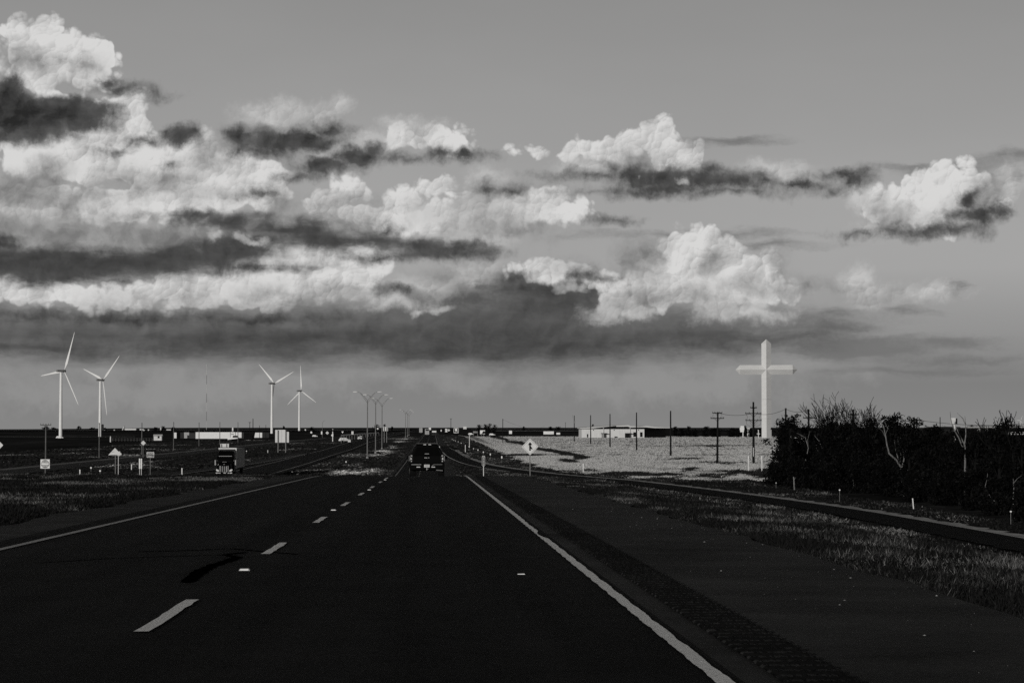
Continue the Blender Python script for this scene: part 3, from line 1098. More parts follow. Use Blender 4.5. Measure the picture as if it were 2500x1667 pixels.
MFD = [grass_mat('field_weeds', 0.006, 0.03), grass_mat('field_dull_straw', 0.16, 0.25), grass_mat('field_straw', 0.31, 0.38), grass_mat('field_pale_straw', 0.38, 0.45)]
MGV = [grass_mat('matted_green', 0.005, 0.016), grass_mat('matted_mixed', 0.02, 0.055), grass_mat('matted_dry', 0.07, 0.17), grass_mat('matted_straw', 0.12, 0.22)]


def pick_tone(q, r):
    """q 0..1 dryness -> material index, with some scatter"""
    q = q + r.normal(0, 0.06, len(q))
    return np.digitize(q, [0.48, 0.62, 0.80])


r4 = np.random.default_rng(5)
# verge beside the right shoulder, thick near the camera
n = 300000
d = 14 + (118 - 14) * r4.random(n) ** 1.9
X = 4.2 + 5.6 * r4.random(n) ** 1.15
X = np.where(r4.random(n) < 0.25, 4.12 + np.abs(r4.normal(0, 0.45, n)), X)
cl = fnoise(X * 1.3, d * 0.55, 3)
fine_ = fnoise(X * 6, d * 3, 9, 2)
keep = (cl + 0.25 * fine_ > 0.52) | (r4.random(n) < 0.25)
keep &= fnoise(X * 1.7, d * 0.8, 30, 3) > 0.62 - 0.62 * sstep(X, 4.1, 5.2)
X, d, cl, fine_ = X[keep], d[keep], cl[keep], fine_[keep]
n = len(X)
hh = (0.025 + 0.085 * r4.random(n) ** 2.2) * (0.45 + 1.1 * cl) * (0.5 + 0.5 * sstep(X, 4.2, 5.2)) * (1 - 0.35 * sstep(d, 30, 80))
q = 0.26 + 0.95 * (fnoise(X * 0.8, d * 0.35, 21) - 0.45) + 0.24 * r4.random(n) + 0.08 * sstep(X, 4.6, 6.0) * (1 - sstep(d, 30, 60))
blades('verge_grass', X, d, hh, (0.005 + 0.006 * r4.random(n)) * (1 + d / 30), pick_tone(q - 0.02, r4), 'ragged roadside grass between the right shoulder and the ramp', lean=1.1, seed=6, mats=MGV)

# slope and low ground between highway and ramp, and around the ramp
n = 170000
d = 60 + 480 * r4.random(n) ** 1.3
X = 8 + 34 * r4.random(n)
rc = f_ramp(d)
keep = (np.abs(X - rc - 0.75) > 3.2) & (X > 7.5) & (X < np.where(d < 330, 50, rc + 12))
X, d = X[keep], d[keep]
n = len(X)
cl = fnoise(X * 0.35, d * 0.10, 41)
inner = X < f_ramp(d)
q = 0.36 + 0.9 * (cl - 0.45) + 0.2 * r4.random(n) + np.where(inner, -0.03, -0.13) + 0.03 * (np.abs(X - f_ramp(d)) < 5)
blades('slope_grass', X, d, (0.06 + 0.12 * r4.random(n)) * (0.5 + cl), (0.05 + 0.06 * r4.random(n)) * (1 + d / 220), np.minimum(pick_tone(q, r4), 2), 'patchy grass on the low ground around the entrance ramp', lean=1.0, seed=8, mats=MGV)

# median on the left
n = 330000
d = 38 + 92 * r4.random(n) ** 1.2
X = -7.5 - 17 * r4.random(n)
keep = X > -0.1855 * d - 3
X, d = X[keep], d[keep]
n = len(X)
cl = fnoise(X * 0.16, d * 0.13, 55)
cl2 = fnoise(X * 1.1, d * 1.2, 57, 3)
band = np.exp(-((d - (98 + 0.35 * (X + 10))) / 5.0) ** 2) * sstep(X, -14, -9)
q = 0.15 + 1.5 * (cl - 0.45) + 0.5 * (cl2 - 0.45) + 0.10 * r4.random(n) + 0.55 * band * cl2 - 0.10 * (X > -8.6)
blades('median_grass', X, d, (0.025 + 0.085 * r4.random(n) ** 1.5) * (0.4 + 1.1 * cl2), (0.014 + 0.018 * r4.random(n)) * (1 + d / 90), np.minimum(pick_tone(q, r4), 2), 'rough dark grass of the median with dry pale streaks', lean=1.2, seed=10, mats=MGV)

# low ground beyond the crest: median, verges and left plain
n = 90000
d = 300 + 1000 * r4.random(n) ** 1.6
X = np.where(r4.random(n) < 0.35, -23 + 16.5 * r4.random(n), -36 - 90 * r4.random(n))
keep = (X > -0.19 * d) & ~((X > -76) & (X < -63) & (d > 335)) & ~((np.abs(X - f_ex(d)) < 3.0) & (d < 620)) & (X < -6.6)
X, d = X[keep], d[keep]
n = len(X)
cl = fnoise(X * 0.10, d * 0.018, 61)
q = 0.15 + 1.25 * (cl - 0.45) + 0.15 * r4.random(n) + 0.38 * np.exp(-((X + 13.5) / 3.0) ** 2) * sstep(fnoise(X * 0.2, d * 0.03, 71), 0.42, 0.6) + 0.22 * np.exp(-((X + 60) / 3.0) ** 2) * (d < 700)
blades('plain_grass', X, d, 0.06 + 0.16 * r4.random(n), (0.22 + 0.25 * r4.random(n)) * (1 + d / 500), np.minimum(pick_tone(q, r4), 3), 'dark low grass with dry streaks beyond the crest of the road', seed=12)

# grass strip between highway and field (dark), right of the road beyond the crest
n = 30000
d = 330 + 1200 * r4.random(n) ** 1.5
X = 3.5 + 20 * r4.random(n)
rc = f_ramp(np.minimum(d, 800))
keep = (np.where(d < 790, np.abs(X - rc - 0.6) > 3.4, X > 4.4)) & (X < 19.5)
X, d = X[keep], d[keep]
n = len(X)
q = 0.25 + 0.8 * (fnoise(X * 0.3, d * 0.03, 81) - 0.45) + 0.18 * r4.random(n)
blades('strip_grass', X, d, 0.06 + 0.16 * r4.random(n), (0.2 + 0.2 * r4.random(n)) * (1 + d / 500), pick_tone(q, r4), 'dark grass strip with white markers between highway and pale field', seed=14)


# the pale dry field on the right
def field_edge(d):
    return np.interp(d, [300, 312, 330, 360, 400, 520, 950, 1700], [60, 36, 28, 24, 19.5, 18.5, 19.5, 19.0])


M_FIELD = asphalt('dry_stubble_soil', 0.16, 0.32, fine=0.35, streak=False)
_rows = np.geomspace(372, 1640, 150)
_t = np.linspace(0, 1, 25)
_fx = field_edge(_rows)[:, None] * (1 - _t) + (0.166 * _rows)[:, None] * _t
_fd = np.repeat(_rows[:, None], 25, 1)
_ix = np.arange(150 * 25).reshape(150, 25)
fld = np_mesh('field', np.stack([_fx, _fd, H(_fx, _fd) + bumps(_fx, _fd) - 0.04], -1).reshape(-1, 3), np.stack([_ix[:-1, :-1], _ix[:-1, 1:], _ix[1:, 1:], _ix[1:, :-1]], -1).reshape(-1, 4), [M_FIELD])
tag(fld, 'pale dry soil under the field grass', kind='structure')
ditch = np.array([(1205, 1067), (1234, 1072), (1241, 1077), (1268, 1080), (1277, 1084), (1316, 1096), (1341, 1099), (1369, 1105), (1403, 1111), (1421, 1116)], float)


def dist_poly(px, py, poly, sy=2.2):
    best = np.full(len(px), 1e9)
    for a, b in zip(poly[:-1], poly[1:]):
        ax, ay, bx, by = a[0], a[1] * sy, b[0], b[1] * sy
        L2 = (bx - ax) ** 2 + (by - ay) ** 2
        t = np.clip(((px - ax) * (bx - ax) + (py * sy - ay) * (by - ay)) / L2, 0, 1)
        best = np.minimum(best, np.hypot(px - ax - t * (bx - ax), py * sy - ay - t * (by - ay)))
    return best


n = 420000
d = 1 / (1 / 300 + (1 / 1640 - 1 / 300) * r4.random(n))
az = 0.008 + 0.160 * r4.random(n)
X = az * d
keep = (X > field_edge(d) + 0.8 * np.sin(d * 0.13) + 0.5 * np.sin(d * 0.41)) & (X < 0.166 * d) & ~((X > 52) & (d < 345))
X, d = X[keep], d[keep]
n = len(X)
fpx, fpy = proj(X, d, H(X, d))
mott = fnoise(X * 0.10, d * 0.022, 91, 5)
mott2 = fnoise(fpx * 0.016, fpy * 0.20, 95, 5)
dd_ = dist_poly(fpx, fpy, ditch)
q = 0.95 + 0.7 * (mott - 0.5) + 1.35 * (mott2 - 0.5) - 0.10 * sstep(fpy, 1085, 1130) + 0.10 * r4.random(n)
q = q - 1.0 * np.exp(-(dd_ / (5.0 + 5 * mott2)) ** 2)
q = q - 0.8 * np.exp(-((fpx - 1415) / 17) ** 2 - ((fpy - 1118) / 4.0) ** 2) - 0.5 * np.exp(-((fpx - 1395) / 25) ** 2 - ((fpy - 1127) / 3) ** 2)
q = q - 0.35 * np.exp(-((fpx - 1195) / 45) ** 2 - ((fpy - 1086) / 2.0) ** 2) - 0.5 * np.exp(-((fpx - 1290) / 60) ** 2 - ((fpy - 1111) / 2.0) ** 2)
q = q - 0.35 * np.exp(-((fpx - 1700) / 130) ** 2 - ((fpy - 1088) / 3.0) ** 2) - 0.45 * sstep(fpy, 1137, 1160)
q = q - 0.45 * np.exp(-((fpx - 1660) / 90) ** 2 - ((fpy - 1121 + (fpx - 1660) * 0.03) / 2.5) ** 2)
rel = q + r4.normal(0, 0.045, n)
tone = np.digitize(rel, [0.44, 0.58, 0.72])
blades('dry_field_grass', X, d, (0.10 + 0.16 * r4.random(n)) * np.where(tone < 1, 1.8, 1.0), (0.10 + 0.14 * r4.random(n)) * (0.6 + d / 500), tone, 'sunlit pale dry grass field in front of the cross', lean=0.8, seed=16, cat='field', mats=MFD)


# ------------------------------------------------------------------ trees
M_BARK = mat('dark_bark', 0.008, 0.95, var=0.5, scale=6, stretch=(1, 1, 0.3), spec=0.02)
M_PALE_BARK = mat('pale_bark', 0.15, 0.95, var=0.5, scale=8, stretch=(1, 1, 0.3), spec=0.02)
M_LEAF = [grass_mat('dark_leaves', 0.001, 0.005), grass_mat('lighter_leaves', 0.002, 0.012)]  # darker and lighter leaf tone, picked at random per clump


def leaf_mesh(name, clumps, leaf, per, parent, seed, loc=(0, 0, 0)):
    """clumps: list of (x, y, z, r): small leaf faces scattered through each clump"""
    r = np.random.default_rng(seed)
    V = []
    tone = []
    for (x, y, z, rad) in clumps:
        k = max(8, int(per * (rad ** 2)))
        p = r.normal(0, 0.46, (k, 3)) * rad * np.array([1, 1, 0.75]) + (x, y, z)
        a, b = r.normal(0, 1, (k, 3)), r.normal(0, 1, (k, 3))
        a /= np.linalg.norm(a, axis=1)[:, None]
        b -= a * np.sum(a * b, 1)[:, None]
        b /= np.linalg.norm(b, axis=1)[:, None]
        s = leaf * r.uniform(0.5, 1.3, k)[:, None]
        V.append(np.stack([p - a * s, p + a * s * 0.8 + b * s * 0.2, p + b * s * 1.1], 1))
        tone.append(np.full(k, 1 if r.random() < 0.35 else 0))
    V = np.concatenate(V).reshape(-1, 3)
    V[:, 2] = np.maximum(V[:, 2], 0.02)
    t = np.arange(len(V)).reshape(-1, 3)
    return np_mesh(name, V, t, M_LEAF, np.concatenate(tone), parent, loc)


def limb(mb, rr, p, dirv, length, rad, depth, wind=(0, 0), split=(2, 3), up_=0.25, twig=0.012):
    pts, rads = [p.copy()], [rad]
    steps = 4
    dv = dirv.normalized()
    kids = []
    for i in range(steps):
        dv = (dv + Vector((rr.uniform(-.22, .22) + wind[0] * .12, rr.uniform(-.22, .22), rr.uniform(-.1, .1) + up_ * .25))).normalized()
        p = p + dv * (length / steps)
        pts.append(p.copy())
        rads.append(max(twig, rad * (1 - 0.16 * (i + 1))))
        if depth > 0 and i >= 1:
            kids.append((p.copy(), dv.copy(), rads[-1]))
    mb.path(pts, rads, n=5 if rad < 0.08 else 7)
    if depth > 0:
        for (q, v, r_) in kids:
            for _ in range(rr.randint(*split) - 1):
                s = v.orthogonal().normalized()
                s.rotate(Matrix.Rotation(rr.uniform(0, 2 * pi), 3, v))
                nv = (v * rr.uniform(0.6, 1.0) + s * rr.uniform(0.45, 0.9) + Vector((wind[0], wind[1], up_))).normalized()
                limb(mb, rr, q, nv, length * rr.uniform(0.5, 0.72), r_ * 0.62, depth - 1, wind, split, up_, twig)


def leafy_tree(name, label, px, d, top_py, w_px, seed, lean=0.0, group=None, leaf=0.17, skirt=True, per=150, twigs=True):
    rr = random.Random(seed)
    base = at(px, d)
    base.z -= 0.1
    top = wz(top_py, d, px)
    hgt = top - base.z
    wid = w_px * d / F
    t = thing(name, label, 'tree', base, 0, group)
    mb = MB()
    trunk_top = Vector((lean * 0.5, 0, hgt * 0.45))
    mb.path([Vector((0, 0, 0)), Vector((rr.uniform(-.2, .2), 0, hgt * .2)), trunk_top, Vector((lean * .8, 0, hgt * .75))], [.22, .17, .12, .05], n=7)
    clumps = []
    nb = 15
    for i in range(nb):
        f = 0.12 + 0.86 * (i + rr.random()) / nb
        a = rr.uniform(0, 2 * pi)
        prof = (0.55 + 0.45 * math.sin(pi * min(1, f * 1.15))) * (1.0 if f < .72 else 1 - (f - .72) * 1.5)
        rad = wid * 0.5 * prof * rr.uniform(0.45, 1.12)
        e = Vector((lean * f + rad * cos(a), rad * sin(a), hgt * f))
        s0 = Vector((lean * f * .6, 0, hgt * max(0.06, f - 0.22)))
        mb.path([s0, (s0 + e) * .5 + Vector((0, 0, .12)), e], [.06, .04, .02], n=5)
        cr_ = wid * rr.uniform(0.13, 0.24)
        clumps.append((e.x, e.y, e.z - cr_ * .2, cr_))
        clumps.append((e.x * .6, e.y * .6, e.z - cr_ * rr.uniform(.1, .9), cr_ * 1.15))
        for _ in range(3):
            q = e + Vector((rr.uniform(-1, 1), rr.uniform(-1, 1), rr.uniform(-.5, .7))) * cr_ * 1.7
            clumps.append((q.x, q.y, min(q.z, hgt * 0.97), cr_ * rr.uniform(.3, .6)))
    if skirt:
        for _ in range(16):
            a = rr.uniform(0, 2 * pi)
            q = wid * .5 * rr.uniform(.2, .95)
            clumps.append((q * cos(a), q * sin(a), hgt * rr.uniform(.03, .3), wid * rr.uniform(.12, .2)))
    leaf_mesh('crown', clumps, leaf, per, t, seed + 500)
    if twigs:
        tb = mb
        for _ in range(7):
            a = rr.uniform(0, 2 * pi)
            f = rr.uniform(.55, .95)
            q = Vector((lean * f + wid * .3 * cos(a), wid * .3 * sin(a), hgt * f * .95))
            limb(tb, rr, q * .6, Vector((cos(a) * .7, sin(a) * .7, rr.uniform(.1, .9))), wid * rr.uniform(.22, .4), .022, 1, up_=.15, twig=.010)
    mb.build('trunk', M_BARK, t)
    return t


TD = lambda px: float(np.interp(px, [1860, 1890, 2050, 2200, 2350, 2500, 2560, 2640], [296, 290, 262, 236, 205, 174, 164, 152]))
trees = [
    (1912, 8, 1020, 84, 0.6, 'dark shrubby tree at the edge of the thicket, beside the tall cross'),
    (1936, -4, 1010, 66, -0.5, 'slim dark tree with a crooked top just behind the edge of the thicket'),
    (1976, 6, 1034, 92, 0.2, 'dense dark tree under the thin pole behind the thicket edge'),
    (2028, 2, 1034, 90, 0.3, 'bushy dark tree below the tall wind swept bare tree'),
    (2078, 5, 1030, 92, 0.1, 'dark tree filling the gap between the two bare crowns'),
    (2126, 3, 1024, 92, -0.3, 'dark tree with a jagged top beside the second bare crown'),
    (2170, 8, 1010, 90, 0.3, 'dark tree standing right behind the pale forked trunk'),
    (2222, 2, 1013, 90, -0.2, 'broad dark tree with a notched crown behind the pale forked tree'),
    (2272, 6, 1036, 90, 0.1, 'wide low dark tree in front of the distant slope'),
    (2326, 2, 1052, 90, 0.2, 'dark tree with pale forked branches standing before it'),
    (2384, 8, 1050, 92, -0.2, 'wide dark tree in front of the distant bridge'),
    (2436, 4, 1022, 80, 0.2, 'dark tree under the bare twigs near the far small turbine'),
    (2560, 4, 1036, 90, 0.0, 'dark tree just past the photograph edge, beyond the last thicket tree'),
    (2625, 2, 1040, 96, 0.0, 'dark tree at the near end of the thicket, outside the photograph edge'),
    (2494, 6, 1031, 80, 0.0, 'dark tree cut by the photograph edge, below the far turbine'),
]
for i, (px, dz, tp, w, ln, lb) in enumerate(trees):
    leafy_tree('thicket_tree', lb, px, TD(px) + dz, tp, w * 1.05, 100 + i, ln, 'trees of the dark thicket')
back = [(1930, 1064, 110, 'dark tree filling the thicket behind its cross side edge'), (1985, 1058, 120, 'second row dark tree below the thin bare crown'), (2060, 1050, 130, 'second row dark tree below the two bare crowns'), (2140, 1044, 130, 'second row dark tree left of the pale forked tree'),
        (2215, 1046, 130, 'second row dark tree right of the pale forked tree'), (2290, 1060, 130, 'second row dark tree under the stacked sign boxes'), (2360, 1062, 130, 'second row dark tree under the bridge deck'), (2425, 1060, 130, 'second row dark tree near the gaunt bare tree'), (2485, 1062, 120, 'second row dark tree before the white window bays')]
for i, (px, tp, w, lb) in enumerate(back):
    leafy_tree('thicket_tree', lb, px, TD(px) + 20, tp, w, 300 + i, 0.0, 'trees of the dark thicket', leaf=0.22, per=85, twigs=False)
low = [
    (1905, 1108, 70, 'low dark bush at the foot of the thicket edge, near the twin poles'), (1962, 1122, 80, 'low dark bush behind the reflector post nearest the poles'),
    (2022, 1132, 80, 'low dark bush between two reflector posts, left of the next one'), (2090, 1128, 86, 'rounded dark bush behind the round headed reflector post'),
    (2150, 1136, 80, 'dark bush at the left foot of the pale forked tree'), (2248, 1150, 90, 'dark bush between the pale forked tree and the slanted post'),
    (2310, 1152, 90, 'dark bush with dry grass before it, beside the slanted post'), (2372, 1150, 90, 'dark bush below the bridge, left of the thin pale stems'),
    (2432, 1166, 86, 'dark bush behind the thin crooked pale stem'), (2500, 1168, 90, 'dark bush at the photograph edge behind the last reflector post')]
for i, (px, tp, w, lb) in enumerate(low):
    leafy_tree('thicket_bush', lb, px, TD(px) - 9, tp, w, 200 + i, 0.0, 'low bushes of the dark thicket', leaf=0.15, per=130, twigs=False)['category'] = 'bush'


def bare_tree(name, label, px, d, top_py, seed, m, base_py=None, forks=5, wind=(0.25, 0), depth=3, rad=0.16, trunk=0.30, spread=0.55, up_=0.35, group=None):
    rr = random.Random(seed)
    base = at(px, d)
    base.z -= 0.1
    hgt = wz(top_py, d, px) - base.z
    t = thing(name, label, 'tree', base, 0, group)
    mb = MB()
    th = hgt * trunk
    mb.path([Vector((0, 0, 0)), Vector((.08, 0, th * .5)), Vector((-.05, .05, th))], [rad * 1.35, rad * 1.05, rad], n=8)
    mb.build('trunk', m, t)
    br = MB()
    for i in range(forks):
        a = 2 * pi * i / forks + rr.uniform(-.4, .4)
        f = rr.uniform(.85, 1.0)
        limb(br, rr, Vector((-.03, .03, th * f)), Vector((cos(a) * spread + wind[0], sin(a) * spread * .7, 1.0)), (hgt - th) * rr.uniform(.42, .62), rad * rr.uniform(.5, .75), depth, wind, (2, 2 if depth > 2 else 3), up_, .022)
    b = br.build('branches', m, t)
    # reach exactly the height seen in the picture
    zmax = max(v.co.z for v in b.data.vertices)
    s = (hgt - th) / (zmax - th)
    for v in b.data.vertices:
        if v.co.z > th * .85:
            v.co.z = th * .85 + (v.co.z - th * .85) * s
    return t


bare_tree('bare_tree', 'tall bare tree with fine twigs swept upward above the thicket', 2044, 268, 952, 31, M_BARK, forks=13, wind=(-.16, 0), depth=3, rad=.22, trunk=.40, spread=.42, up_=.5)
bare_tree('bare_tree', 'second bare tree of fine drooping twigs, right of the tallest bare crown', 2110, 262, 967, 37, M_BARK, forks=11, wind=(-.04, 0), depth=3, rad=.19, trunk=.42, spread=.44, up_=.45)
bare_tree('bare_tree', 'thin bare crown over the thicket edge near the cross', 1968, 282, 1012, 41, M_BARK, forks=5, wind=(.1, 0), depth=2, rad=.12, trunk=.5, spread=.7)
bare_tree('bare_tree', 'gaunt bare tree with few crooked twigs near the far turbine', 2440, 196, 1000, 43, M_BARK, forks=6, wind=(-.05, 0), depth=2, rad=.11, trunk=.5, spread=.6, up_=.35)
bare_tree('bare_tree', 'two thin bare stems close to the far turbine', 2474, 186, 1022, 47, M_BARK, forks=3, wind=(.05, 0), depth=1, rad=.07, trunk=.6, spread=.4)
# the pale dead trees in front of the thicket, drawn from their limbs
def limb_tree(name, label, d, stems, parts=('trunk', 'branches'), m=None):
    """stems: list of (list of picture points from the foot up, radius at the foot, radius at the tip, depth jitter)"""
    m = m or M_PALE_BARK
    px0 = stems[0][0][0][0]
    base = at(px0, d)
    base.z -= 0.15
    t = thing(name, label, 'tree', base)
    for gi, part in enumerate(parts):
        mb = MB()
        for si, (pts, r0, r1, dj) in enumerate(stems):
            if (si == 0) != (gi == 0):
                continue
            P3 = []
            for i, (x, y) in enumerate(pts):
                dd2 = d + dj * i / max(1, len(pts) - 1)
                P3.append(Vector((wx(x, dd2), dd2, wz(y, dd2, x))) - base)
            if si == 0:
                P3[0].z = 0.0
            nn = len(P3)
            mb.path(P3, [(r0 + (r1 - r0) * i / (nn - 1)) * 0.78 for i in range(nn)], n=7)
        if mb.v:
            mb.build(part, m, t)
    return t


R7 = lambda x, y: (1850 + x * 0.2764, 930 + y * 0.2764)
S = lambda *a: [R7(*p) for p in a]
limb_tree('forked_dead_tree', 'pale dead tree with a tall forked trunk in front of the thicket', 236, [
    (S((1282, 985), (1280, 900), (1272, 820), (1262, 760)), .24, .17, 0),
    (S((1262, 760), (1225, 700), (1160, 640), (1140, 560), (1128, 480), (1112, 400), (1070, 330)), .15, .05, -2),
    (S((1130, 500), (1100, 440), (1062, 410)), .05, .025, -1),
    (S((1262, 765), (1240, 690), (1215, 600), (1205, 520)), .09, .03, 1.5),
    (S((1255, 740), (1262, 650), (1245, 560), (1235, 510)), .07, .025, 1),
    (S((1268, 770), (1290, 690), (1290, 630), (1350, 590), (1372, 555)), .10, .03, -1.5),
    (S((1290, 640), (1270, 570), (1262, 500)), .05, .02, 1),
    (S((1275, 810), (1320, 790), (1345, 760)), .06, .02, -1),
    (S((1275, 830), (1300, 800), (1340, 800)), .04, .02, 1),
    (S((1128, 470), (1150, 420), (1120, 360)), .04, .02, 1)])
limb_tree('forked_dead_tree', 'slender pale dead tree with three bare forks rising over the bridge side', 206, [
    (S((1828, 930), (1829, 800), (1830, 700), (1829, 600), (1826, 560)), .13, .10, 0),
    (S((1808, 580), (1775, 500), (1740, 440), (1715, 380), (1705, 330), (1700, 270)), .09, .02, -1.5),
    (S((1826, 565), (1790, 490), (1765, 440), (1745, 390)), .07, .025, 1),
    (S((1826, 560), (1838, 470), (1836, 380), (1830, 310)), .08, .02, 0.5),
    (S((1834, 380), (1800, 320), (1770, 290)), .04, .015, 1),
    (S((1836, 390), (1815, 330), (1780, 300), (1760, 280)), .03, .012, -1)])
limb_tree('thin_dead_stem', 'crooked thin pale stem low at the foot of the thicket', 181, [
    (S((2068, 1175), (2062, 1100), (2064, 1030)), .07, .05, 0),
    (S((2064, 1040), (2030, 990), (2005, 930), (2020, 870), (2028, 815)), .05, .02, -1),
    (S((2090, 1130), (2115, 1075), (2105, 1000), (2085, 930)), .05, .02, 1),
    (S((2105, 1080), (2060, 1030), (2020, 985)), .045, .03, 0.5),
    (S((2112, 1075), (2140, 1045)), .03, .015, 0)])
limb_tree('thin_dead_stem', 'single thin pale stem beside the last reflector post', 174, [
    (S((2260, 1190), (2252, 1090), (2250, 1030), (2258, 960), (2255, 890)), .07, .035, 0),
    (S((2257, 900), (2290, 860), (2325, 835)), .035, .012, -1),
    (S((2255, 885), (2252, 860)), .03, .015, 0)])
limb_tree('thin_dead_stem', 'short pale stem at the thicket foot left of the round headed post', 262, [
    (S((322, 930), (318, 880), (315, 845)), .12, .08, 0), (S((318, 880), (330, 850)), .05, .03, 0)])
limb_tree('thin_dead_stem', 'thin leaning pale stem right of the round headed post', 250, [
    (S((850, 1010), (848, 930), (842, 880), (838, 830)), .09, .05, 0), (S((848, 935), (870, 990)), .04, .03, 0)])
limb_tree('thin_dead_stem', 'pale upper limb leaning across the thicket edge', 272, [
    (S((470, 960), (455, 850), (440, 745), (420, 690)), .08, .06, 0),
    (S((436, 640), (446, 590), (420, 500), (370, 470), (345, 460)), .07, .03, -1),
    (S((446, 600), (440, 520), (460, 440)), .04, .02, 1),
    (S((570, 600), (540, 530), (500, 480)), .04, .02, 1)])
# ------------------------------------------------------------------ the tall cross
M_CROSS = mat('white_steel_panels', 0.64, 0.55, var=0.05, scale=0.35, stretch=(1, 1, 2.5))
CD = 1377.0
sc_ = CD / F
cb = at(1871.5, CD)
cz = lambda py: wz(py, CD, 1871) - cb.z
cross = thing('cross', 'giant white cross of steel panels rising over the thicket', 'cross', cb, -math.atan2(cb.x, cb.y))
r_ = 12.0 * sc_
hp = [(-r_, 0), (0, -r_), (r_, 0), (0, r_)]
top, sh = cz(828), cz(838.6)
mb = MB()
mb.add([(x, y, -0.3) for x, y in hp] + [(x * 0.985, y * 0.985, sh) for x, y in hp] + [(0, 0, top)],
       [(3, 2, 1, 0), (0, 1, 5, 4), (1, 2, 6, 5), (2, 3, 7, 6), (3, 0, 4, 7), (4, 5, 8), (5, 6, 8), (6, 7, 8), (7, 4, 8)])
mb.build('shaft', M_CROSS, cross)
ra = 11.7 * sc_
ac, ax, ae = cz(902.6), 75.3 * sc_, 64.2 * sc_
vp = [(-ra, 0), (0, ra), (ra, 0), (0, -ra)]
for s in (-1, 1):
    mb = MB()
    vs = [(0, y, ac + z) for y, z in vp] + [(s * ae, y, ac + z) for y, z in vp] + [(s * ax, 0, ac)]
    mb.add(vs, [(0, 1, 5, 4), (1, 2, 6, 5), (2, 3, 7, 6), (3, 0, 4, 7), (4, 5, 8), (5, 6, 8), (6, 7, 8), (7, 4, 8)])
    mb.build('arm', M_CROSS, cross)
M_SEAM = mat('panel_seam', 0.40, 0.8)
mb = MB()
for py in (975, 1022):
    z = cz(py)
    q = r_ * 0.996 + .02
    for (a, b) in ((0, 1), (1, 2)):
        p0 = Vector((hp[a][0], hp[a][1], 0)) * (q / r_)
        p1 = Vector((hp[b][0], hp[b][1], 0)) * (q / r_)
        mb.add([p0 + Vector((0, 0, z)), p1 + Vector((0, 0, z)), p1 + Vector((0, 0, z + .16)), p0 + Vector((0, 0, z + .16))], [(0, 1, 2, 3)])
    mb.build('panel_seam', M_SEAM, cross)
    mb = MB()
# a small white cross beside it
d = 1340
b = at(1851.5, d)
t = thing('memorial_cross', 'little white cross with a round top standing left of the giant cross', 'cross', b)
h = wz(1051, d, 1851) - b.z
MB().box((0, 0, h / 2), (0.42, 0.42, h)).build('upright', M_CROSS, t)
MB().box((0, 0, h * .58), (1.75, 0.46, 0.42)).build('crossbar', M_CROSS, t)
MB().ball((0, 0, h + .22), .34).build('cap', M_CROSS, t)

# ------------------------------------------------------------------ wind turbines
M_TURB = mat('turbine_white', 0.76, 0.5, var=0.05, scale=0.3)
M_NAC = mat('nacelle_shade_grey', 0.22, 0.6, var=0.15, scale=0.5)  # darker than the tower: shade on the nacelle side put into its colour
M_HUB = mat('hub_dark_grey', 0.10, 0.6, var=0.15)
AX = radians(46.5)


def blade_mesh(R):
    rings = []
    for f, c, th in ((0.0, .9, .9), (.05, 1.0, .9), (.10, 1.7, .7), (.18, 2.7, .5), (.30, 2.35, .36), (.5, 1.75, .24), (.75, 1.15, .14), (.93, .7, .08), (1.0, .25, .04)):
        z = 1.2 + f * (R - 1.2)
        tw = radians(28) * (1 - f) ** 1.6
        ring = []
        for k in range(8):
            a = 2 * pi * k / 8
            x, y = c * .5 * cos(a) + c * .12, th * .5 * sin(a)
            ring.append((x * cos(tw) - y * sin(tw), x * sin(tw) + y * cos(tw), z))
        rings.append(ring)
    return rings


def turbine(px, d, hub_py, theta, label, src=None, R=36.0, base_py=None):
    b = at(px, d)
    if base_py:
        b.z = wz(base_py, d, px)
    hub = wz(hub_py, d, px) - b.z
    if src is None:
        t = thing('wind_turbine', label, 'wind turbine', b, 0, 'white three bladed wind turbines on the plain')
        rings = []
        for f in np.linspace(0, 1, 7):
            rr = 1.55 + (1.0 - 1.55) * f
            rings.append([(rr * cos(2 * pi * k / 20), rr * sin(2 * pi * k / 20), -3.0 + f * (hub + 2.0)) for k in range(20)])
        MB().loft(rings).build('tower', M_TURB, t, smooth=False)
        n_ = MB()
        n_.loft([[(x * s, y, z * s) for (x, z) in ((-.85, -.9), (.85, -.9), (1.0, -.3), (1.0, .6), (.7, 1.0), (-.7, 1.0), (-1.0, .6), (-1.0, -.3))] for (y, s) in ((-4.6, .7), (-4.2, 1.0), (1.6, 1.0), (2.3, .8))])
        nac = n_.build('nacelle', M_NAC, t, bevel=0.1)
        nac.location = (0, 0, hub)
        nac.rotation_euler = (0, 0, -AX)
        hb = MB()
        hb.loft([[(r * cos(2 * pi * k / 14), y, r * sin(2 * pi * k / 14)) for k in range(14)] for (y, r) in ((2.3, .8), (2.6, 1.15), (3.9, 1.15), (4.6, .8), (5.0, .25))])
        hub_o = hb.build('hub', M_HUB, t)
        hub_o.location = (0, 0, hub)
        hub_o.rotation_euler = (0, 0, -AX)
        for k in range(3):
            bl = MB().loft(blade_mesh(R)).build('blade', M_TURB, t, smooth=True)
            bl.location = (3.3 * sin(AX), 3.3 * cos(AX), hub)
            bl.rotation_euler = (0, theta + k * 2 * pi / 3, -AX)
        return t
    t = dup(src, b, label)
    k = 0
    s = hub / src['hub_h']
    t.scale = (s, s, s)
    for ch in t.children:
        if ch.name.startswith('blade'):
            ch.rotation_euler = (0, theta + k * 2 * pi / 3, -AX)
            k += 1
    return t


def hubh(px, d, hub_py, base_py):
    return wz(hub_py, d, px) - wz(base_py, d, px)


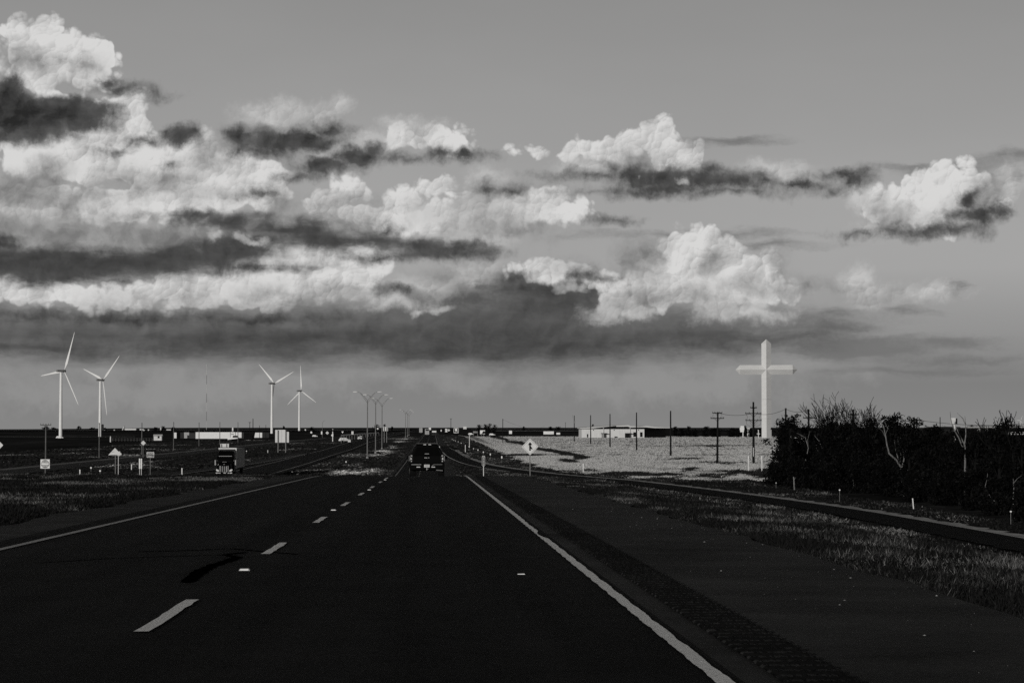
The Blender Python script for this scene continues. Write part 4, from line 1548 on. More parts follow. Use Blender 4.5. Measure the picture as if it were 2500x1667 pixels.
t1 = turbine(148, 2000, 905.5, radians(24), 'nearest wind turbine, leftmost, with one blade pointing up', None, base_py=1067)
t1['hub_h'] = hubh(148, 2000, 905.5, 1067)
turbine(244, 2270, 927.5, radians(49), 'second wind turbine from the edge with two blades raised in a V', t1, base_py=1067)
turbine(663.5, 2680, 936, radians(69.2), 'wind turbine beside the big sign back, one blade hanging along its tower', t1, base_py=1057.5)
turbine(730.5, 3290, 954, radians(-3), 'smallest of the four tall turbines, with one blade straight up', t1, base_py=1052.5)
turbine(2491, 9500, 1025.5, radians(28), 'tiny far turbine over the thicket at the photograph edge', t1, base_py=1046)

# striped radio mast
M_MAST_L, M_MAST_D = mat('mast_white', 0.5), mat('mast_red', 0.13)
d = 4300
b = at(504, d)
mast_h = wz(893, d, 504) - b.z
t = thing('radio_mast', 'very thin tall radio mast with light and dark bands behind the parked trailers', 'mast', b)
for k in range(7):
    MB().tube((0, 0, mast_h * k / 7), (0, 0, mast_h * (k + 1) / 7), .36, n=6).build('mast_section', M_MAST_L if k % 2 == 0 else M_MAST_D, t)
MB().ball((0, 0, mast_h + .8), 1.1).build('beacon', M_MAST_L, t)

# ------------------------------------------------------------------ street lamps in the median
M_GALV = mat('galvanised_steel', 0.16, 0.5, metal=0.3, var=0.15)
M_LAMP = mat('lamp_housing', 0.55, 0.5)


def median_lamp(px, d, top_py, label, src=None, sh=1.0):
    b = at(px, d)
    top = wz(top_py, d, px) - b.z
    if src is not None:
        o = dup(src, b, label)
        s = top / src['pole_h']
        o.scale = (s, s, s)
        return o
    t = thing('street_lamp', label, 'street lamp', b, 0, 'double armed highway lamps in the median')
    t['pole_h'] = top
    MB().tube((0, 0, 0), (0, 0, top), .15, .10, n=10).build('pole', M_GALV, t)
    MB().tube((0, 0, -.3), (0, 0, .45), .32, .28, n=10).build('base', mat('lamp_base_concrete', 0.28), t)
    for s in (-1, 1):
        a = MB()
        a.path([(0, 0, top - .05), (s * .55, 0, top + .62), (s * 1.3, 0, top + 1.42), (s * 1.8, 0, top + 1.76), (s * 2.3, 0, top + 1.86)], [.055, .05, .045, .04, .04], n=6)
        a.path([(0, 0, top - .65), (s * .6, 0, top + .22), (s * 1.2, 0, top + 1.05), (s * 1.62, 0, top + 1.6)], [.045, .04, .04, .035], n=6)
        arm = a.build('arm', M_GALV, t)
        MB().loft([[(s * x, y, top + z) for (y, z) in ((-w, h0), (w, h0), (w * .7, h1), (-w * .7, h1))] for (x, w, h0, h1) in ((2.2, .08, 1.80, 1.92), (2.5, .2, 1.78, 2.0), (3.0, .2, 1.80, 2.0), (3.25, .1, 1.85, 1.95))]).build('lamp_head', M_LAMP, arm)
    return t


l1 = median_lamp(897, 525, 977, 'nearest and tallest double armed street lamp in the median')
for (px, dd, tp, lb) in ((917, 614, 981.5, 'second double armed lamp of the nearer three'), (932.6, 712, 988, 'third double armed lamp of the nearer three, beside the far sign back'),
                         (990, 1276, 1008.5, 'first of three distant double armed lamps'), (994.8, 1379, 1010.5, 'middle one of three distant double armed lamps'), (998.5, 1450, 1013.5, 'last of three distant double armed lamps')):
    median_lamp(px, dd, tp, lb, l1)
# single lamp far left
d = 1700
b = at(786.8, d)
h = wz(1033, d, 787) - b.z
t = thing('street_lamp', 'lone single armed lamp behind the row of far signs', 'street lamp', b)
MB().tube((0, 0, 0), (0, 0, h), .13, .10).build('pole', M_GALV, t)
MB().path([(0, 0, h), (.5, 0, h + 1.0), (1.2, 0, h + 1.7), (1.9, 0, h + 2.0)], [.1, .09, .08, .1]).build('arm', M_GALV, t)

# ------------------------------------------------------------------ utility poles
M_POLE = mat('dark_wood_pole', 0.010, 0.9, var=0.4, scale=5, stretch=(1, 1, .2), spec=.03)
M_POLE_L = mat('weathered_wood_pole', 0.11, 0.9, var=0.35, scale=5, stretch=(1, 1, .2), spec=.03)
M_INS = mat('insulator', 0.06, 0.5)


def pole(name, label, px, d, top_py, arms=(), m=None, rad=.23, group=None, extra=None, cat='utility pole', lean=0.0):
    """arms: (picture y, half width in pixels, x shift in pixels)"""
    m = m or M_POLE
    b = at(px, d)
    top = wz(top_py, d, px) - b.z
    t = thing(name, label, cat, b, 0, group)
    MB().tube((0, 0, -.4), (lean, 0, top), rad, rad * .66, n=9).build('pole', m, t)
    for (py, hw, sh) in arms:
        z = wz(py, d, px) - b.z
        w = hw * d / F
        s = sh * d / F
        a = MB()
        a.box((s, -rad, z), (2 * w, .12, .15))
        a.tube((-w * .45, -rad, z), (0, -rad, z - w * .45), .035, n=5)
        a.tube((w * .45, -rad, z), (0, -rad, z - w * .45), .035, n=5)
        arm = a.build('crossarm', m, t)
        for f in (-.94, -.5, .5, .94):
            MB().tube((s + w * f, -rad, z + .07), (s + w * f, -rad, z + .30), .06, .05, n=6).build('insulator', M_INS, arm)
    if not arms:
        mm = MB()
        for zz in (.15,):
            mm.tube((-.16, -rad * .6, top - zz), (.16, -rad * .6, top - zz), .05, n=6)
        mm.build('insulator', M_INS, t)
    if extra:
        extra(t, top, b)
    return t


GR = 'dark poles along the edge of the pale field'
pole('utility_pole', 'dark pole nearest the merge sign, at the left corner of the pale field', 1227.5, 1050, 1022, rad=.20, group=GR)


def transformer(t, top, b):
    MB().tube((.32, -.2, top - 3.6), (.32, -.2, top - 2.5), .22, n=10).build('transformer', mat('transformer_grey', .35), t)
    MB().tube((-.75, 0, top - 1.2), (-.75, 0, top + .25), .03, n=5).build('bracket', M_INS, t)


pole('utility_pole', 'dark pole with a small pale can left of the white warehouse', 1402, 1100, 1014, rad=.25, group=GR, extra=transformer)
pole('utility_pole', 'dark pole before the left end of the white warehouse wall', 1442, 960, 1013, rad=.25, group=GR)
pole('utility_pole', 'dark pole between the two white awnings of the warehouse', 1489.3, 840, 1010, rad=.25, group=GR)
pole('utility_pole', 'dark pole before the right awning of the warehouse', 1554, 710, 1006.5, rad=.24, group=GR)
pole('utility_pole', 'dark pole before the unlit end of the warehouse', 1637.3, 570, 1002.5, rad=.24, group=GR)


def drop_wires(t, top, b):
    w = MB()
    for s in (-1, 1):
        w.path([(s * .7, -.2, top - .35), (s * .95, -.25, top - .9), (s * .75, -.25, top - 1.3), (s * .2, -.2, top - 1.1)], [.022] * 4, n=5)
    w.build('jumper_wire', M_INS, t)


pole('utility_pole', 'dark pole with two crossarms standing alone in the field', 1751, 445, 1005.5, [(1008, 12, 0), (1021, 16.5, 0)], rad=.23, extra=drop_wires, lean=.12)


def big_wires(t, top, b):
    w = MB()
    k = 450 / F
    zz = lambda py: wz(py, 450, 1839) - b.z
    for s in (-1, 1):
        w.path([(s * 19 * k, -.25, zz(1009)), (s * 15 * k, -.3, zz(1018)), (s * 17 * k, -.3, zz(1026))], [.03] * 3, n=5)
        w.path([(s * 18 * k, -.25, zz(1026)), (s * 17 * k, -.3, zz(1036)), (s * 9 * k, -.3, zz(1040)), (s * 1 * k, -.25, zz(1038))], [.03] * 4, n=5)
        w.path([(s * 9 * k, -.25, zz(1026)), (s * 8 * k, -.3, zz(1034)), (s * 2 * k, -.25, zz(1037))], [.028] * 3, n=5)
    w.build('jumper_wire', M_INS, t)
    MB().box((-.05, -.28, zz(1103)), (.09, .12, 1.7)).build('guy_guard', mat('white_plastic', .7), t)


pole('utility_pole', 'tallest dark pole with three crossarms and looped wires beside the giant cross', 1839.5, 450, 981, [(995.5, 8, 0), (1009, 20, -0.6), (1026, 20, 0)], rad=.26, extra=big_wires)
pole('utility_pole', 'dark pole sticking out of the thicket edge right of the giant cross', 1918.5, 420, 996, rad=.23, group='poles behind the thicket')
pole('utility_pole', 'dark pole with a low crossarm above the thicket, left of the bare trees', 1974.3, 400, 998.5, [(1020, 14, 0)], rad=.23, group='poles behind the thicket')
pole('utility_pole', 'pole with a crossarm between the two wind swept bare trees', 2083, 380, 999, [(1012, 13, 0)], rad=.24, group='poles behind the thicket')
pole('utility_pole', 'pole top with a crossarm rising from the thicket middle', 2232, 350, 1022, [(1024.5, 13, 0)], rad=.16, group='poles behind the thicket')
pole('utility_pole', 'thin far pole left of the elevated sign boxes', 2295.3, 900, 1018, rad=.23, group='poles behind the thicket')
pole('utility_pole', 'dark pole on the highway edge over the route marker sign', 1100.8, 1500, 1021.5, [(1022, 2.2, 0)], rad=.22)
pole('utility_pole', 'tiny pole with a short crossarm left of the warehouse', 1380.5, 2400, 1031, [(1031.5, 1.6, 0)], rad=.24)
GL = 'weathered poles along the frontage road'
pole('utility_pole', 'weathered pole with one crossarm behind the DO NOT ENTER sign', 112, 411, 1034.5, [(1037.5, 13, 0)], M_POLE_L, .15, GL)
pole('utility_pole', 'weathered pole in front of the second turbine tower', 242.5, 554, 1032, (), M_POLE_L, .15, GL)
pole('utility_pole', 'weathered pole beside the small plain diamond sign', 346.5, 623, 1032, (), M_POLE_L, .16, GL)
pole('utility_pole', 'weathered pole left of the striped containers', 424, 739, 1030, (), M_POLE_L, .16, GL)
pole('utility_pole', 'weathered pole before the tail end of the long white trailer', 486, 887, 1031, (), M_POLE_L, .17, GL)
pole('utility_pole', 'weathered pole before the middle of the long white trailer', 536.8, 973, 1030, (), M_POLE_L, .17, GL)
pole('utility_pole', 'weathered pole before the cab of the white parked truck', 581, 1108, 1030, (), M_POLE_L, .18, GL)
pole('utility_pole', 'thick dark pole right of the white parked truck', 617.6, 1250, 1021.5, (), M_POLE, .26)
pole('utility_pole', 'short dark pole with a boxy top beside the thick dark pole', 609.8, 1500, 1030, [(1031, 3.2, 0)], M_POLE, .24)
pole('utility_pole', 'short thin pole over the tilted white container', 633.5, 1400, 1038, (), M_POLE, .18)
pole('utility_pole', 'thin pole left of the third turbine tower', 649, 1400, 1037, (), M_POLE, .18)

# faint wires along the field poles
M_WIRE = mat('power_wire', 0.05)


def wire(label, p, q, sag):
    pts = []
    for i in range(13):
        f = i / 12
        v = Vector(p).lerp(Vector(q), f)
        v.z -= sag * 4 * f * (1 - f)
        pts.append(v)
    mb = MB()
    mb.path(pts, [.035] * 13, n=5)
    tag(mb.build('power_line', M_WIRE), label, 'wire')


def ptop(px, d, py):
    return (wx(px, d), d, wz(py, d, px))


wire('faint wire sagging from the pole at the left corner of the pale field', ptop(1227.5, 1050, 1024), ptop(1330, 2200, 1040), 3)
wire('faint wire between the lone two armed pole and the tallest pole', ptop(1751, 445, 1007), ptop(1839, 450, 1008), .5)
wire('faint wire from the tallest pole across the giant cross', ptop(1839, 450, 1008), ptop(1918.5, 420, 998), .6)
wire('faint wire over the thicket left of the bare trees', ptop(1918.5, 420, 998), ptop(1974, 400, 1000), .5)
wire('faint wire over the right part of the thicket', ptop(2232, 350, 1024), ptop(2520, 330, 1034), .5)

# ------------------------------------------------------------------ buildings
M_WALL = mat('white_metal_siding', 0.60, 0.7, var=0.08, scale=.6, stretch=(3, 3, .3))
M_ROOFW = mat('pale_metal_roof', 0.55, 0.6, var=0.08)
M_DARKW = mat('dark_opening_and_shadow', 0.008, 0.9)  # openings and other dark parts, also the painted eave shadow
M_DARKG = mat('dark_grey_panel', 0.03, 0.9)

BD = 1400.0
ks = BD / F
bl = at(1420, BD)
bc = at(1576, BD - 8)
zc = lambda py: wz(py, BD, 1500) - bl.z
w = thing('warehouse', 'long low white warehouse with dark doors at the back of the pale field', 'warehouse', (bl.x, bl.y, bl.z - .2))
Lx = bc.x - bl.x
ang = -0.10
rot = lambda x, y: (x * cos(ang) - y * sin(ang), x * sin(ang) + y * cos(ang))


def wpt(px, dy=0.0):
    """point along the front wall under picture column px"""
    return (px - 1420) * ks, dy


ey, rl, rr_ = zc(1046), zc(1037.2), zc(1042)
hw_ = Lx
# lit front wall
MB().box((hw_ / 2, 14.0, ey / 2), (hw_, 28.0, ey)).build('wall', M_WALL, w)
# side wing running back to the right, its shade painted into dark siding
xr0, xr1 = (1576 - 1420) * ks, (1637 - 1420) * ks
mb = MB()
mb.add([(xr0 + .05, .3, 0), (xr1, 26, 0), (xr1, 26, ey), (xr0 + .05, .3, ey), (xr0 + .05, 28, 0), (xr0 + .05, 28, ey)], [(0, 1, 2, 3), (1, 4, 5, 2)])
mb.build('side_wall', mat('shade_painted_siding', 0.03, .9), w)
# white fascia and roof, rising to two low gables
roof = MB()
o_ = -1.6
xs_ = [(1416, 1043.2, 1045.2), (1445, 1041.4, 1044.4), (1504, 1037.4, 1038.2), (1505, 1037.2, 1040.2), (1533, 1036.6, 1040.2), (1539, 1038.6, 1042.6), (1560, 1040.0, 1041.6), (1578, 1038.6, 1042.0), (1598, 1043.0 - 2.2, 1043.8), (1637, 1042.4, 1043.9)]
for a, b_ in zip(xs_[:-1], xs_[1:]):
    xa, xb = (a[0] - 1420) * ks, (b_[0] - 1420) * ks
    ya = yb = o_
    roof.add([(xa, ya, zc(a[2])), (xb, yb, zc(b_[2])), (xb, yb, zc(b_[1])), (xa, ya, zc(a[1])),
              (xa, ya + 27, zc(a[2])), (xb, yb + 27, zc(b_[2])), (xb, yb + 27, zc(b_[1]) + .3), (xa, ya + 27, zc(a[1]) + .3)],
             [(0, 1, 2, 3), (3, 2, 6, 7), (0, 4, 5, 1), (4, 7, 6, 5), (0, 3, 7, 4), (1, 5, 6, 2)])
roof.build('roof', M_ROOFW, w)
# overhang shadow under the eave, painted as flat dark strips
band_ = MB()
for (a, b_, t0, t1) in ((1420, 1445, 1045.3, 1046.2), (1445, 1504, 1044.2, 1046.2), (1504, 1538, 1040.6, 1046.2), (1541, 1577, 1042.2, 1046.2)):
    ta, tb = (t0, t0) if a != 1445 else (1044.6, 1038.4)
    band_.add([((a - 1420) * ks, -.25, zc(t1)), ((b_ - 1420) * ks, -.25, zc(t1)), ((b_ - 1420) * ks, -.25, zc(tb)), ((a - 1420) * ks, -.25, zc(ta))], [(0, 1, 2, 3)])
band_.build('eave_shadow', M_DARKW, w)
for (a, b_, t, bt) in ((1433, 1436, 1058.5, 1066.5), (1546.5, 1553.5, 1054, 1065), (1563, 1569, 1054, 1065.5)):
    MB().box(((a + b_) / 2 * ks - 1420 * ks, -.06, (zc(t) + zc(bt)) / 2), ((b_ - a) * ks, .2, zc(t) - zc(bt))).build('door', M_DARKW, w)
for (px0, px1) in ((1467, 1481), (1526, 1541)):
    a = MB()
    a.box(((px0 + px1) / 2 * ks - 1420 * ks, -1.7, zc(1056.8)), ((px1 - px0) * ks, 3.2, .35))
    aw = a.build('awning', M_DARKG, w)
    MB().box((px0 * ks + 1.1 - 1420 * ks, -1.6, zc(1062.3)), (1.3 if px0 < 1500 else 2.2, 2.8, 2.3)).build('booth', mat('booth_grey', .25) if px0 < 1500 else M_DARKW, aw)
    MB().tube((px1 * ks - 1420 * ks - 1.3, -1.2, zc(1066.5)), (px1 * ks - 1420 * ks - 1.3, -1.2, zc(1057)), .12).build('post', M_DARKG, aw)
for px in (1473.3, 1538.6):
    MB().tube(((px - 1420) * ks, -.35, zc(1066)), ((px - 1420) * ks, -.35, zc(1043.5)), .22, n=8).build('downpipe', M_ROOFW, w)
MB().box(((1503 - 1420) * ks, -.8, .45), (1.3, 1.0, .9)).build('bin', M_DARKW, w)
for px in (1448.5, 1499.3, 1559):
    MB().box(((px - 1420) * ks, -.25, zc(1048.6)), (.35, .4, .5)).build('wall_lamp', M_DARKW, w)
# little trees peeping over the warehouse roof
for (px, dd, tp, wd, lb, sd) in ((1447.5, 1800, 1034.8, 7, 'tuft of a tree top peeping over the left part of the warehouse roof', 301),):
    leafy_tree('distant_tree', lb, px, dd, tp, wd, sd, leaf=.45, per=18, twigs=False)


def block(name, label, cat, px0, px1, py0, py1, d, m, roof=None, depth=None, windows=(), base=True, roof_h=0.0):
    """a small distant building seen from the front; windows are picture boxes"""
    k_ = (d or 1) / F
    pm = (px0 + px1) / 2
    if d is None:
        d = gd(pm, py1)
        k_ = d / F
    b = at(pm, d)
    zt, zb = wz(py0, d, pm), wz(py1, d, pm)
    b.z = min(zb, b.z)
    wdt = (px1 - px0) * k_
    dp = depth or min(wdt, 8.0)
    t = thing(name, label, cat, b)
    hgt = zt - b.z - roof_h
    MB().box((0, dp / 2, hgt / 2), (wdt, dp, hgt)).build('wall', m, t)
    rm = roof or M_ROOFW
    if roof_h > 0:
        MB().prism_x([(-.4, hgt), (dp + .4, hgt), (dp * .5, hgt + roof_h)], -wdt / 2 - .3, wdt / 2 + .3).build('roof', rm, t)
    else:
        MB().box((0, dp / 2, hgt + .12), (wdt + .5, dp + .5, .24)).build('roof', rm, t)
    for (a, c0, e, f) in windows:
        wn_ = MB().box((((a + e) / 2 - pm) * k_, -.03, (wz(c0, d, pm) + wz(f, d, pm)) / 2 - b.z), ((e - a) * k_, .12, wz(c0, d, pm) - wz(f, d, pm))).build('window', M_DARKW, t)
    return t


block('cabin', 'small white cabin with one dark window left of the containers', 'cabin', 375.5, 394.5, 1060, 1075, None, M_WALL, windows=((385, 1064.5, 389.5, 1069.5),), roof_h=.9)
block('farm_shed', 'long pale farm sheds on the left horizon', 'shed', 304, 332, 1046, 1051.5, 3800, M_WALL)
block('farm_shed', 'small pale shed beside the far left dark silo', 'shed', 249, 257.5, 1048.5, 1051.5, 3600, M_WALL)
block('farm_shed', 'low pale shed left of the containers on the horizon', 'shed', 406.5, 417, 1048, 1050.5, 3600, M_WALL)
t = thing('grain_silo', 'dark silo right of the second turbine tower', 'silo', at(250.5, 3500))
hh_ = wz(1036.5, 3500, 250) - t.location.z
MB().tube((0, 0, 0), (0, 0, hh_), 1.7, n=14).build('silo_body', M_DARKG, t)
MB().tube((0, 0, hh_), (0, 0, hh_ + .9), 1.75, .3, n=14).build('silo_roof', M_DARKG, t)
t = thing('grain_elevator', 'slanted pale grain conveyor beside the long farm sheds', 'conveyor', at(300, 3800))
zt = wz(1041.5, 3800, 302) - t.location.z
MB().tube((-.9, 0, 0), (1.6, 0, zt), .9, n=6).build('chute', M_WALL, t)
MB().tube((2.9, 0, 0), (2.9, 0, zt + 2.2), .2, n=6).build('mast_pole', M_POLE, t)
for (a, b_, c0, e, d_, lb) in ((341, 350, 1047, 1049.3, 3700, 'pale barn right of the long farm sheds'), (277.5, 280.5, 1048.8, 1051.4, 3500, 'tiny pale hut between silo and conveyor'), (348.5, 353, 1049, 1052, 3300, 'bright tiny hut right of the long farm sheds'), (361, 364, 1048, 1051, 3400, 'dim tiny hut under the left horizon trees'), (391, 393.6, 1044.5, 1050, 3500, 'narrow pale tank beside the dark horizon tree'), (1131, 1139, 1041, 1043.6, 6500, 'pale long shed on the horizon above the field corner'), (2466, 2502, 1054.5, 1060.5, None, 'row of white window bays at the photograph edge behind the thicket')):
    block('hut' if d_ and d_ < 6000 else 'far_building', lb, 'building', a, b_, c0, e, d_, M_WALL, windows=((2476, 1056, 2481, 1059), (2487, 1056, 2491, 1059)) if d_ is None else ())

# bridge far right with a pier
d = 1500
k_ = d / F
b = at(2390, d)
t = thing('road_bridge', 'distant road bridge with pale piers behind the right part of the thicket', 'bridge', b)
zz = lambda py: wz(py, d, 2390) - b.z
x0, x1 = (2362 - 2390) * k_, (2520 - 2390) * k_
MB().box(((x0 + x1) / 2, 4, (zz(1041.6) + zz(1044.2)) / 2), (x1 - x0, 8, zz(1041.6) - zz(1044.2))).build('deck', mat('bridge_concrete', .33), t)
MB().box(((x0 + x1) / 2, 4, (zz(1044.3) + zz(1046.2)) / 2), (x1 - x0, 6.5, zz(1044.3) - zz(1046.2))).build('girder', M_DARKG, t)
r = MB()
for i in range(22):
    x = x0 + (x1 - x0) * i / 21
    r.box((x, .2, zz(1040.6)), (.25, .25, zz(1039.6) - zz(1041.6)))
r.box(((x0 + x1) / 2, .2, zz(1039.7)), (x1 - x0, .2, .25))
r.build('railing', M_DARKG, t)
for px in (2392, 2411, 2432):
    MB().box(((px - 2390) * k_, 3, zz(1046.3) / 2), (.9, 4, zz(1046.3))).build('pier', mat('bridge_concrete', .33), t)
# grassy bridge approach
t = MB()
ap = [at(p, 1480) for p in (2262, 2290, 2330, 2366)]
zt_ = [wz(y, 1480, 2300) for y in (1046, 1041.5, 1041, 1041.8)]
t.add([(p.x, p.y, p.z - 1) for p in ap] + [(p.x, p.y + 25, z) for p, z in zip(ap, zt_)] + [(p.x, p.y + 60, p.z - 1) for p in ap], [(i, i + 1, i + 5, i + 4) for i in range(3)] + [(i + 4, i + 5, i + 9, i + 8) for i in range(3)])
tag(t.build('embankment', M_SOIL), 'low dark slope leading up to the distant bridge', kind='structure')

# pylon sign with stacked boxes, far right
d = 900
b = at(2331, d)
k_ = d / F
t = thing('pylon_sign', 'tall sign of stacked white boxes rising over the thicket', 'sign', b)
zz = lambda py: wz(py, d, 2331) - b.z
MB().tube((0, 0, 0), (0, 0, zz(1036)), .35).build('post', M_WALL, t)
for (a, e, c0, f) in ((2320.5, 2333, 1020, 1026), (2321, 2332.5, 1026.4, 1029.5), (2320.8, 2329, 1030, 1036.5)):
    MB().box((((a + e) / 2 - 2331) * k_, 0, (zz(c0) + zz(f)) / 2), ((e - a) * k_, .8, zz(c0) - zz(f))).build('sign_box', M_WALL, t)
MB().box(((2335 - 2331) * k_, .1, (zz(1021) + zz(1034.5)) / 2), (4 * k_, .9, zz(1021) - zz(1034.5))).build('sign_box', M_DARKW, t)

# ------------------------------------------------------------------ horizon trees
ht = [(76 + 36, 1041, 14, 5200, 'low dark tree line tuft beside the first pole'), (130, 1044, 16, 5000, 'low shrubs just left of the first turbine tower'), (193, 1040.5, 9, 4600, 'tree tuft on the horizon between the two left turbines'), (225, 1044, 12, 4600, 'low rounded tree left of the second turbine tower'),
      (256, 1044.5, 10, 3600, 'low dark tree right of the dark silo'), (379, 1043, 9, 3600, 'dark round tree on the horizon over the small cabin'), (398, 1040.5, 10, 3500, 'dark pointed tree on the horizon right of the small cabin'), (423, 1043, 8, 3500, 'dark tree behind the pole at the containers'),
      (692.5, 1040, 7, 4200, 'little round tree on the horizon over the big sign back'), (762, 1042.5, 12, 3000, 'dark round tree over the row of far signs'), (919, 1036.3, 18, 3000, 'flat topped dark tree behind the nearer street lamps'), (940, 1035, 10, 2800, 'dark tree right over the far sign back'), (957, 1040.5, 4, 3500, 'tiny tree on the horizon right of the far sign back'),
      (1169, 1036.5, 15, 2600, 'dome shaped dark tree of the horizon grove, standing apart'), (1184, 1035.5, 15, 2600, 'left tree of the dense horizon grove'), (1195, 1033.8, 14, 2550, 'tallest tree of the dense horizon grove'), (1207, 1036.3, 15, 2600, 'right tree of the dense horizon grove'), (1278, 1041, 6, 3500, 'faint low bush on the horizon over the merge sign'),
      (1344, 1041.3, 12, 3400, 'low dark tree over the long white trailer in the field'), (1362, 1042, 16, 3400, 'low dark tree over the short white trailer in the field'),
      (1648, 1040.5, 16, 1650, 'dark tree right behind the warehouse end'), (1663, 1046, 24, 1560, 'wide dark tree in the hedgerow beside the warehouse'), (1681, 1040.5, 18, 1540, 'tall dark tree in the hedgerow before the horizon'), (1697, 1048, 18, 1530, 'low dark tree in the hedgerow middle'), (1723, 1041, 22, 1520, 'dark tree with square top in the hedgerow left of the two armed pole'), (1746, 1045, 30, 1510, 'broad dark tree behind the two armed pole'),
      (1787, 1044, 26, 1500, 'broad dark tree left of the white road sign in the hedgerow'), (1802, 1046, 18, 1490, 'dark tree just left of the white road sign'), (1820.5, 1038.5, 9, 1480, 'slim dark tree right of the white road sign'), (1832, 1047, 18, 1480, 'low dark tree behind the tallest pole'), (1853, 1044, 16, 1520, 'dark tree behind the little white cross'),
      (2283, 1032, 16, 700, 'shrubby tree on the slope left of the thin far pole'), (2258, 1036, 14, 700, 'low shrub beside the shrubby tree on the slope'), (2372, 1037.3, 14, 2200, 'low dark trees behind the bridge railing'), (2412, 1046, 22, 800, 'rounded dark tree under the distant bridge')]
for i, (px, tp, wd, dd, lb) in enumerate(ht):
    hgt_ = (1043 + 20 - tp)
    leafy_tree('distant_tree', lb, px, dd, tp, wd * 0.9, 400 + i, leaf=.32 * dd / 1500 if dd < 1700 else .26 * dd / 1500, per=max(2.0, 32 * (1500.0 / dd) ** 2), twigs=False, group='dark trees on the horizon')
# ------------------------------------------------------------------ vehicles
M_BLACKP = mat('black_car_paint', 0.002, 0.45, var=0.2, scale=2, spec=0.04)
M_GLASS = mat('dark_window_glass', 0.002, 0.2, var=0.1, spec=0.05)
M_TYRE = mat('tyre_rubber', 0.003, 0.9)
M_CHROME = mat('chrome_trim', 0.55, 0.25, metal=0.7, var=0.1)
M_LENSW = mat('lamp_lens', 0.62, 0.3, var=0.15)
M_LENSR = mat('tail_lamp_lens', 0.03, 0.3, var=0.3, scale=14)
M_PLATE = mat('number_plate', 0.50, 0.6, var=0.1)
M_RIM = mat('wheel_rim', 0.2, 0.4, metal=0.6)
M_BLACK = mat('black_plastic', 0.003, 0.7, spec=.03)
M_WHITEP = mat('white_vehicle_paint', 0.74, 0.45, var=0.06, scale=1)
M_SIGN_W = mat('white_sign_sheet', 0.76, 0.6, var=0.06)
M_SIGN_Y = mat('yellow_sign_sheet', 0.66, 0.6, var=0.06)
M_SIGN_B = mat('sign_black', 0.006, 0.8)
M_SIGN_R = mat('sign_red', 0.20, 0.6)
M_ALU = mat('bare_sign_back', 0.62, 0.5, var=0.08)
M_POST = mat('steel_sign_post', 0.17, 0.6, var=0.2)
M_POSTW = mat('white_post', 0.66, 0.6, var=0.15)

# the dark sport utility vehicle ahead (rear view), y runs forward
SX, SD = -0.34, 133.0
sz = max(Hs(SX - .9, SD), Hs(SX + .9, SD)) - 0.01
suv = thing('suv', 'large black sport utility vehicle driving ahead in the right lane', 'car', (SX, SD, sz), 0)
suv.rotation_euler = (math.atan2(Hs(0, SD + 3) - Hs(0, SD), 3.0), 0, 0)


def suv_ring(y, hw0, hw1, hwb, hwr, zb, zbelt, zr):
    """body outline at station y: sill, bulge, belt and roof half widths"""
    h = [(hw0, zb), (hw1, zb + .22), (hw1 + .015, zb + .48), (hwb, zbelt)]
    if zr > zbelt + .15:
        h += [(hwb - (hwb - hwr) * .35, zbelt + (zr - zbelt) * .42), (hwr + .03, zr - .09), (hwr - .06, zr - .015), (hwr - .22, zr)]
    else:
        h += [(hwb - .05, zbelt + .02), (hwb - .1, zbelt + .03), (hwb - .2, zbelt + .035), (hwb - .3, zbelt + .04)]
    return [(x, y, z) for x, z in h] + [(-x, y, z) for x, z in reversed(h)]


rings = [suv_ring(0.00, .90, .96, .95, .61, .44, 1.15, 1.78), suv_ring(0.10, .95, 1.00, .985, .64, .40, 1.16, 1.84), suv_ring(.6, .96, 1.01, .99, .665, .38, 1.16, 1.88),
         suv_ring(1.8, .96, 1.01, .99, .68, .38, 1.16, 1.89), suv_ring(2.9, .96, 1.01, .99, .67, .38, 1.15, 1.86), suv_ring(3.5, .96, 1.0, .98, .66, .38, 1.13, 1.62), suv_ring(4.0, .95, .99, .95, .6, .38, 1.10, 1.12), suv_ring(5.0, .92, .95, .90, .6, .40, 1.02, 1.04), suv_ring(5.25, .8, .85, .8, .5, .46, .92, .94)]
MB().loft(rings).build('body', M_BLACKP, suv, smooth=False, bevel=.02)
rw = MB().prism([(-.78, 1.20), (.78, 1.20), (.56, 1.68), (-.56, 1.68)], -.035, .02).build('rear_window', M_GLASS, suv, bevel=.01)
MB().box((0, -.05, 1.31), (.24, .03, .03)).build('wiper_highlight', M_CHROME, rw)  # bright bar painted in for the highlight on the wiper
MB().prism([(-.62, 1.80), (.62, 1.80), (.57, 1.88), (-.57, 1.88)], -.10, .22).build('roof_spoiler', M_BLACKP, suv, bevel=.01)
MB().box((0, .10, 1.896), (1.18, .34, .022)).build('spoiler_highlight', mat('spoiler_highlight_grey', .12, .25), suv)  # highlight along the spoiler top, put in as a paler strip
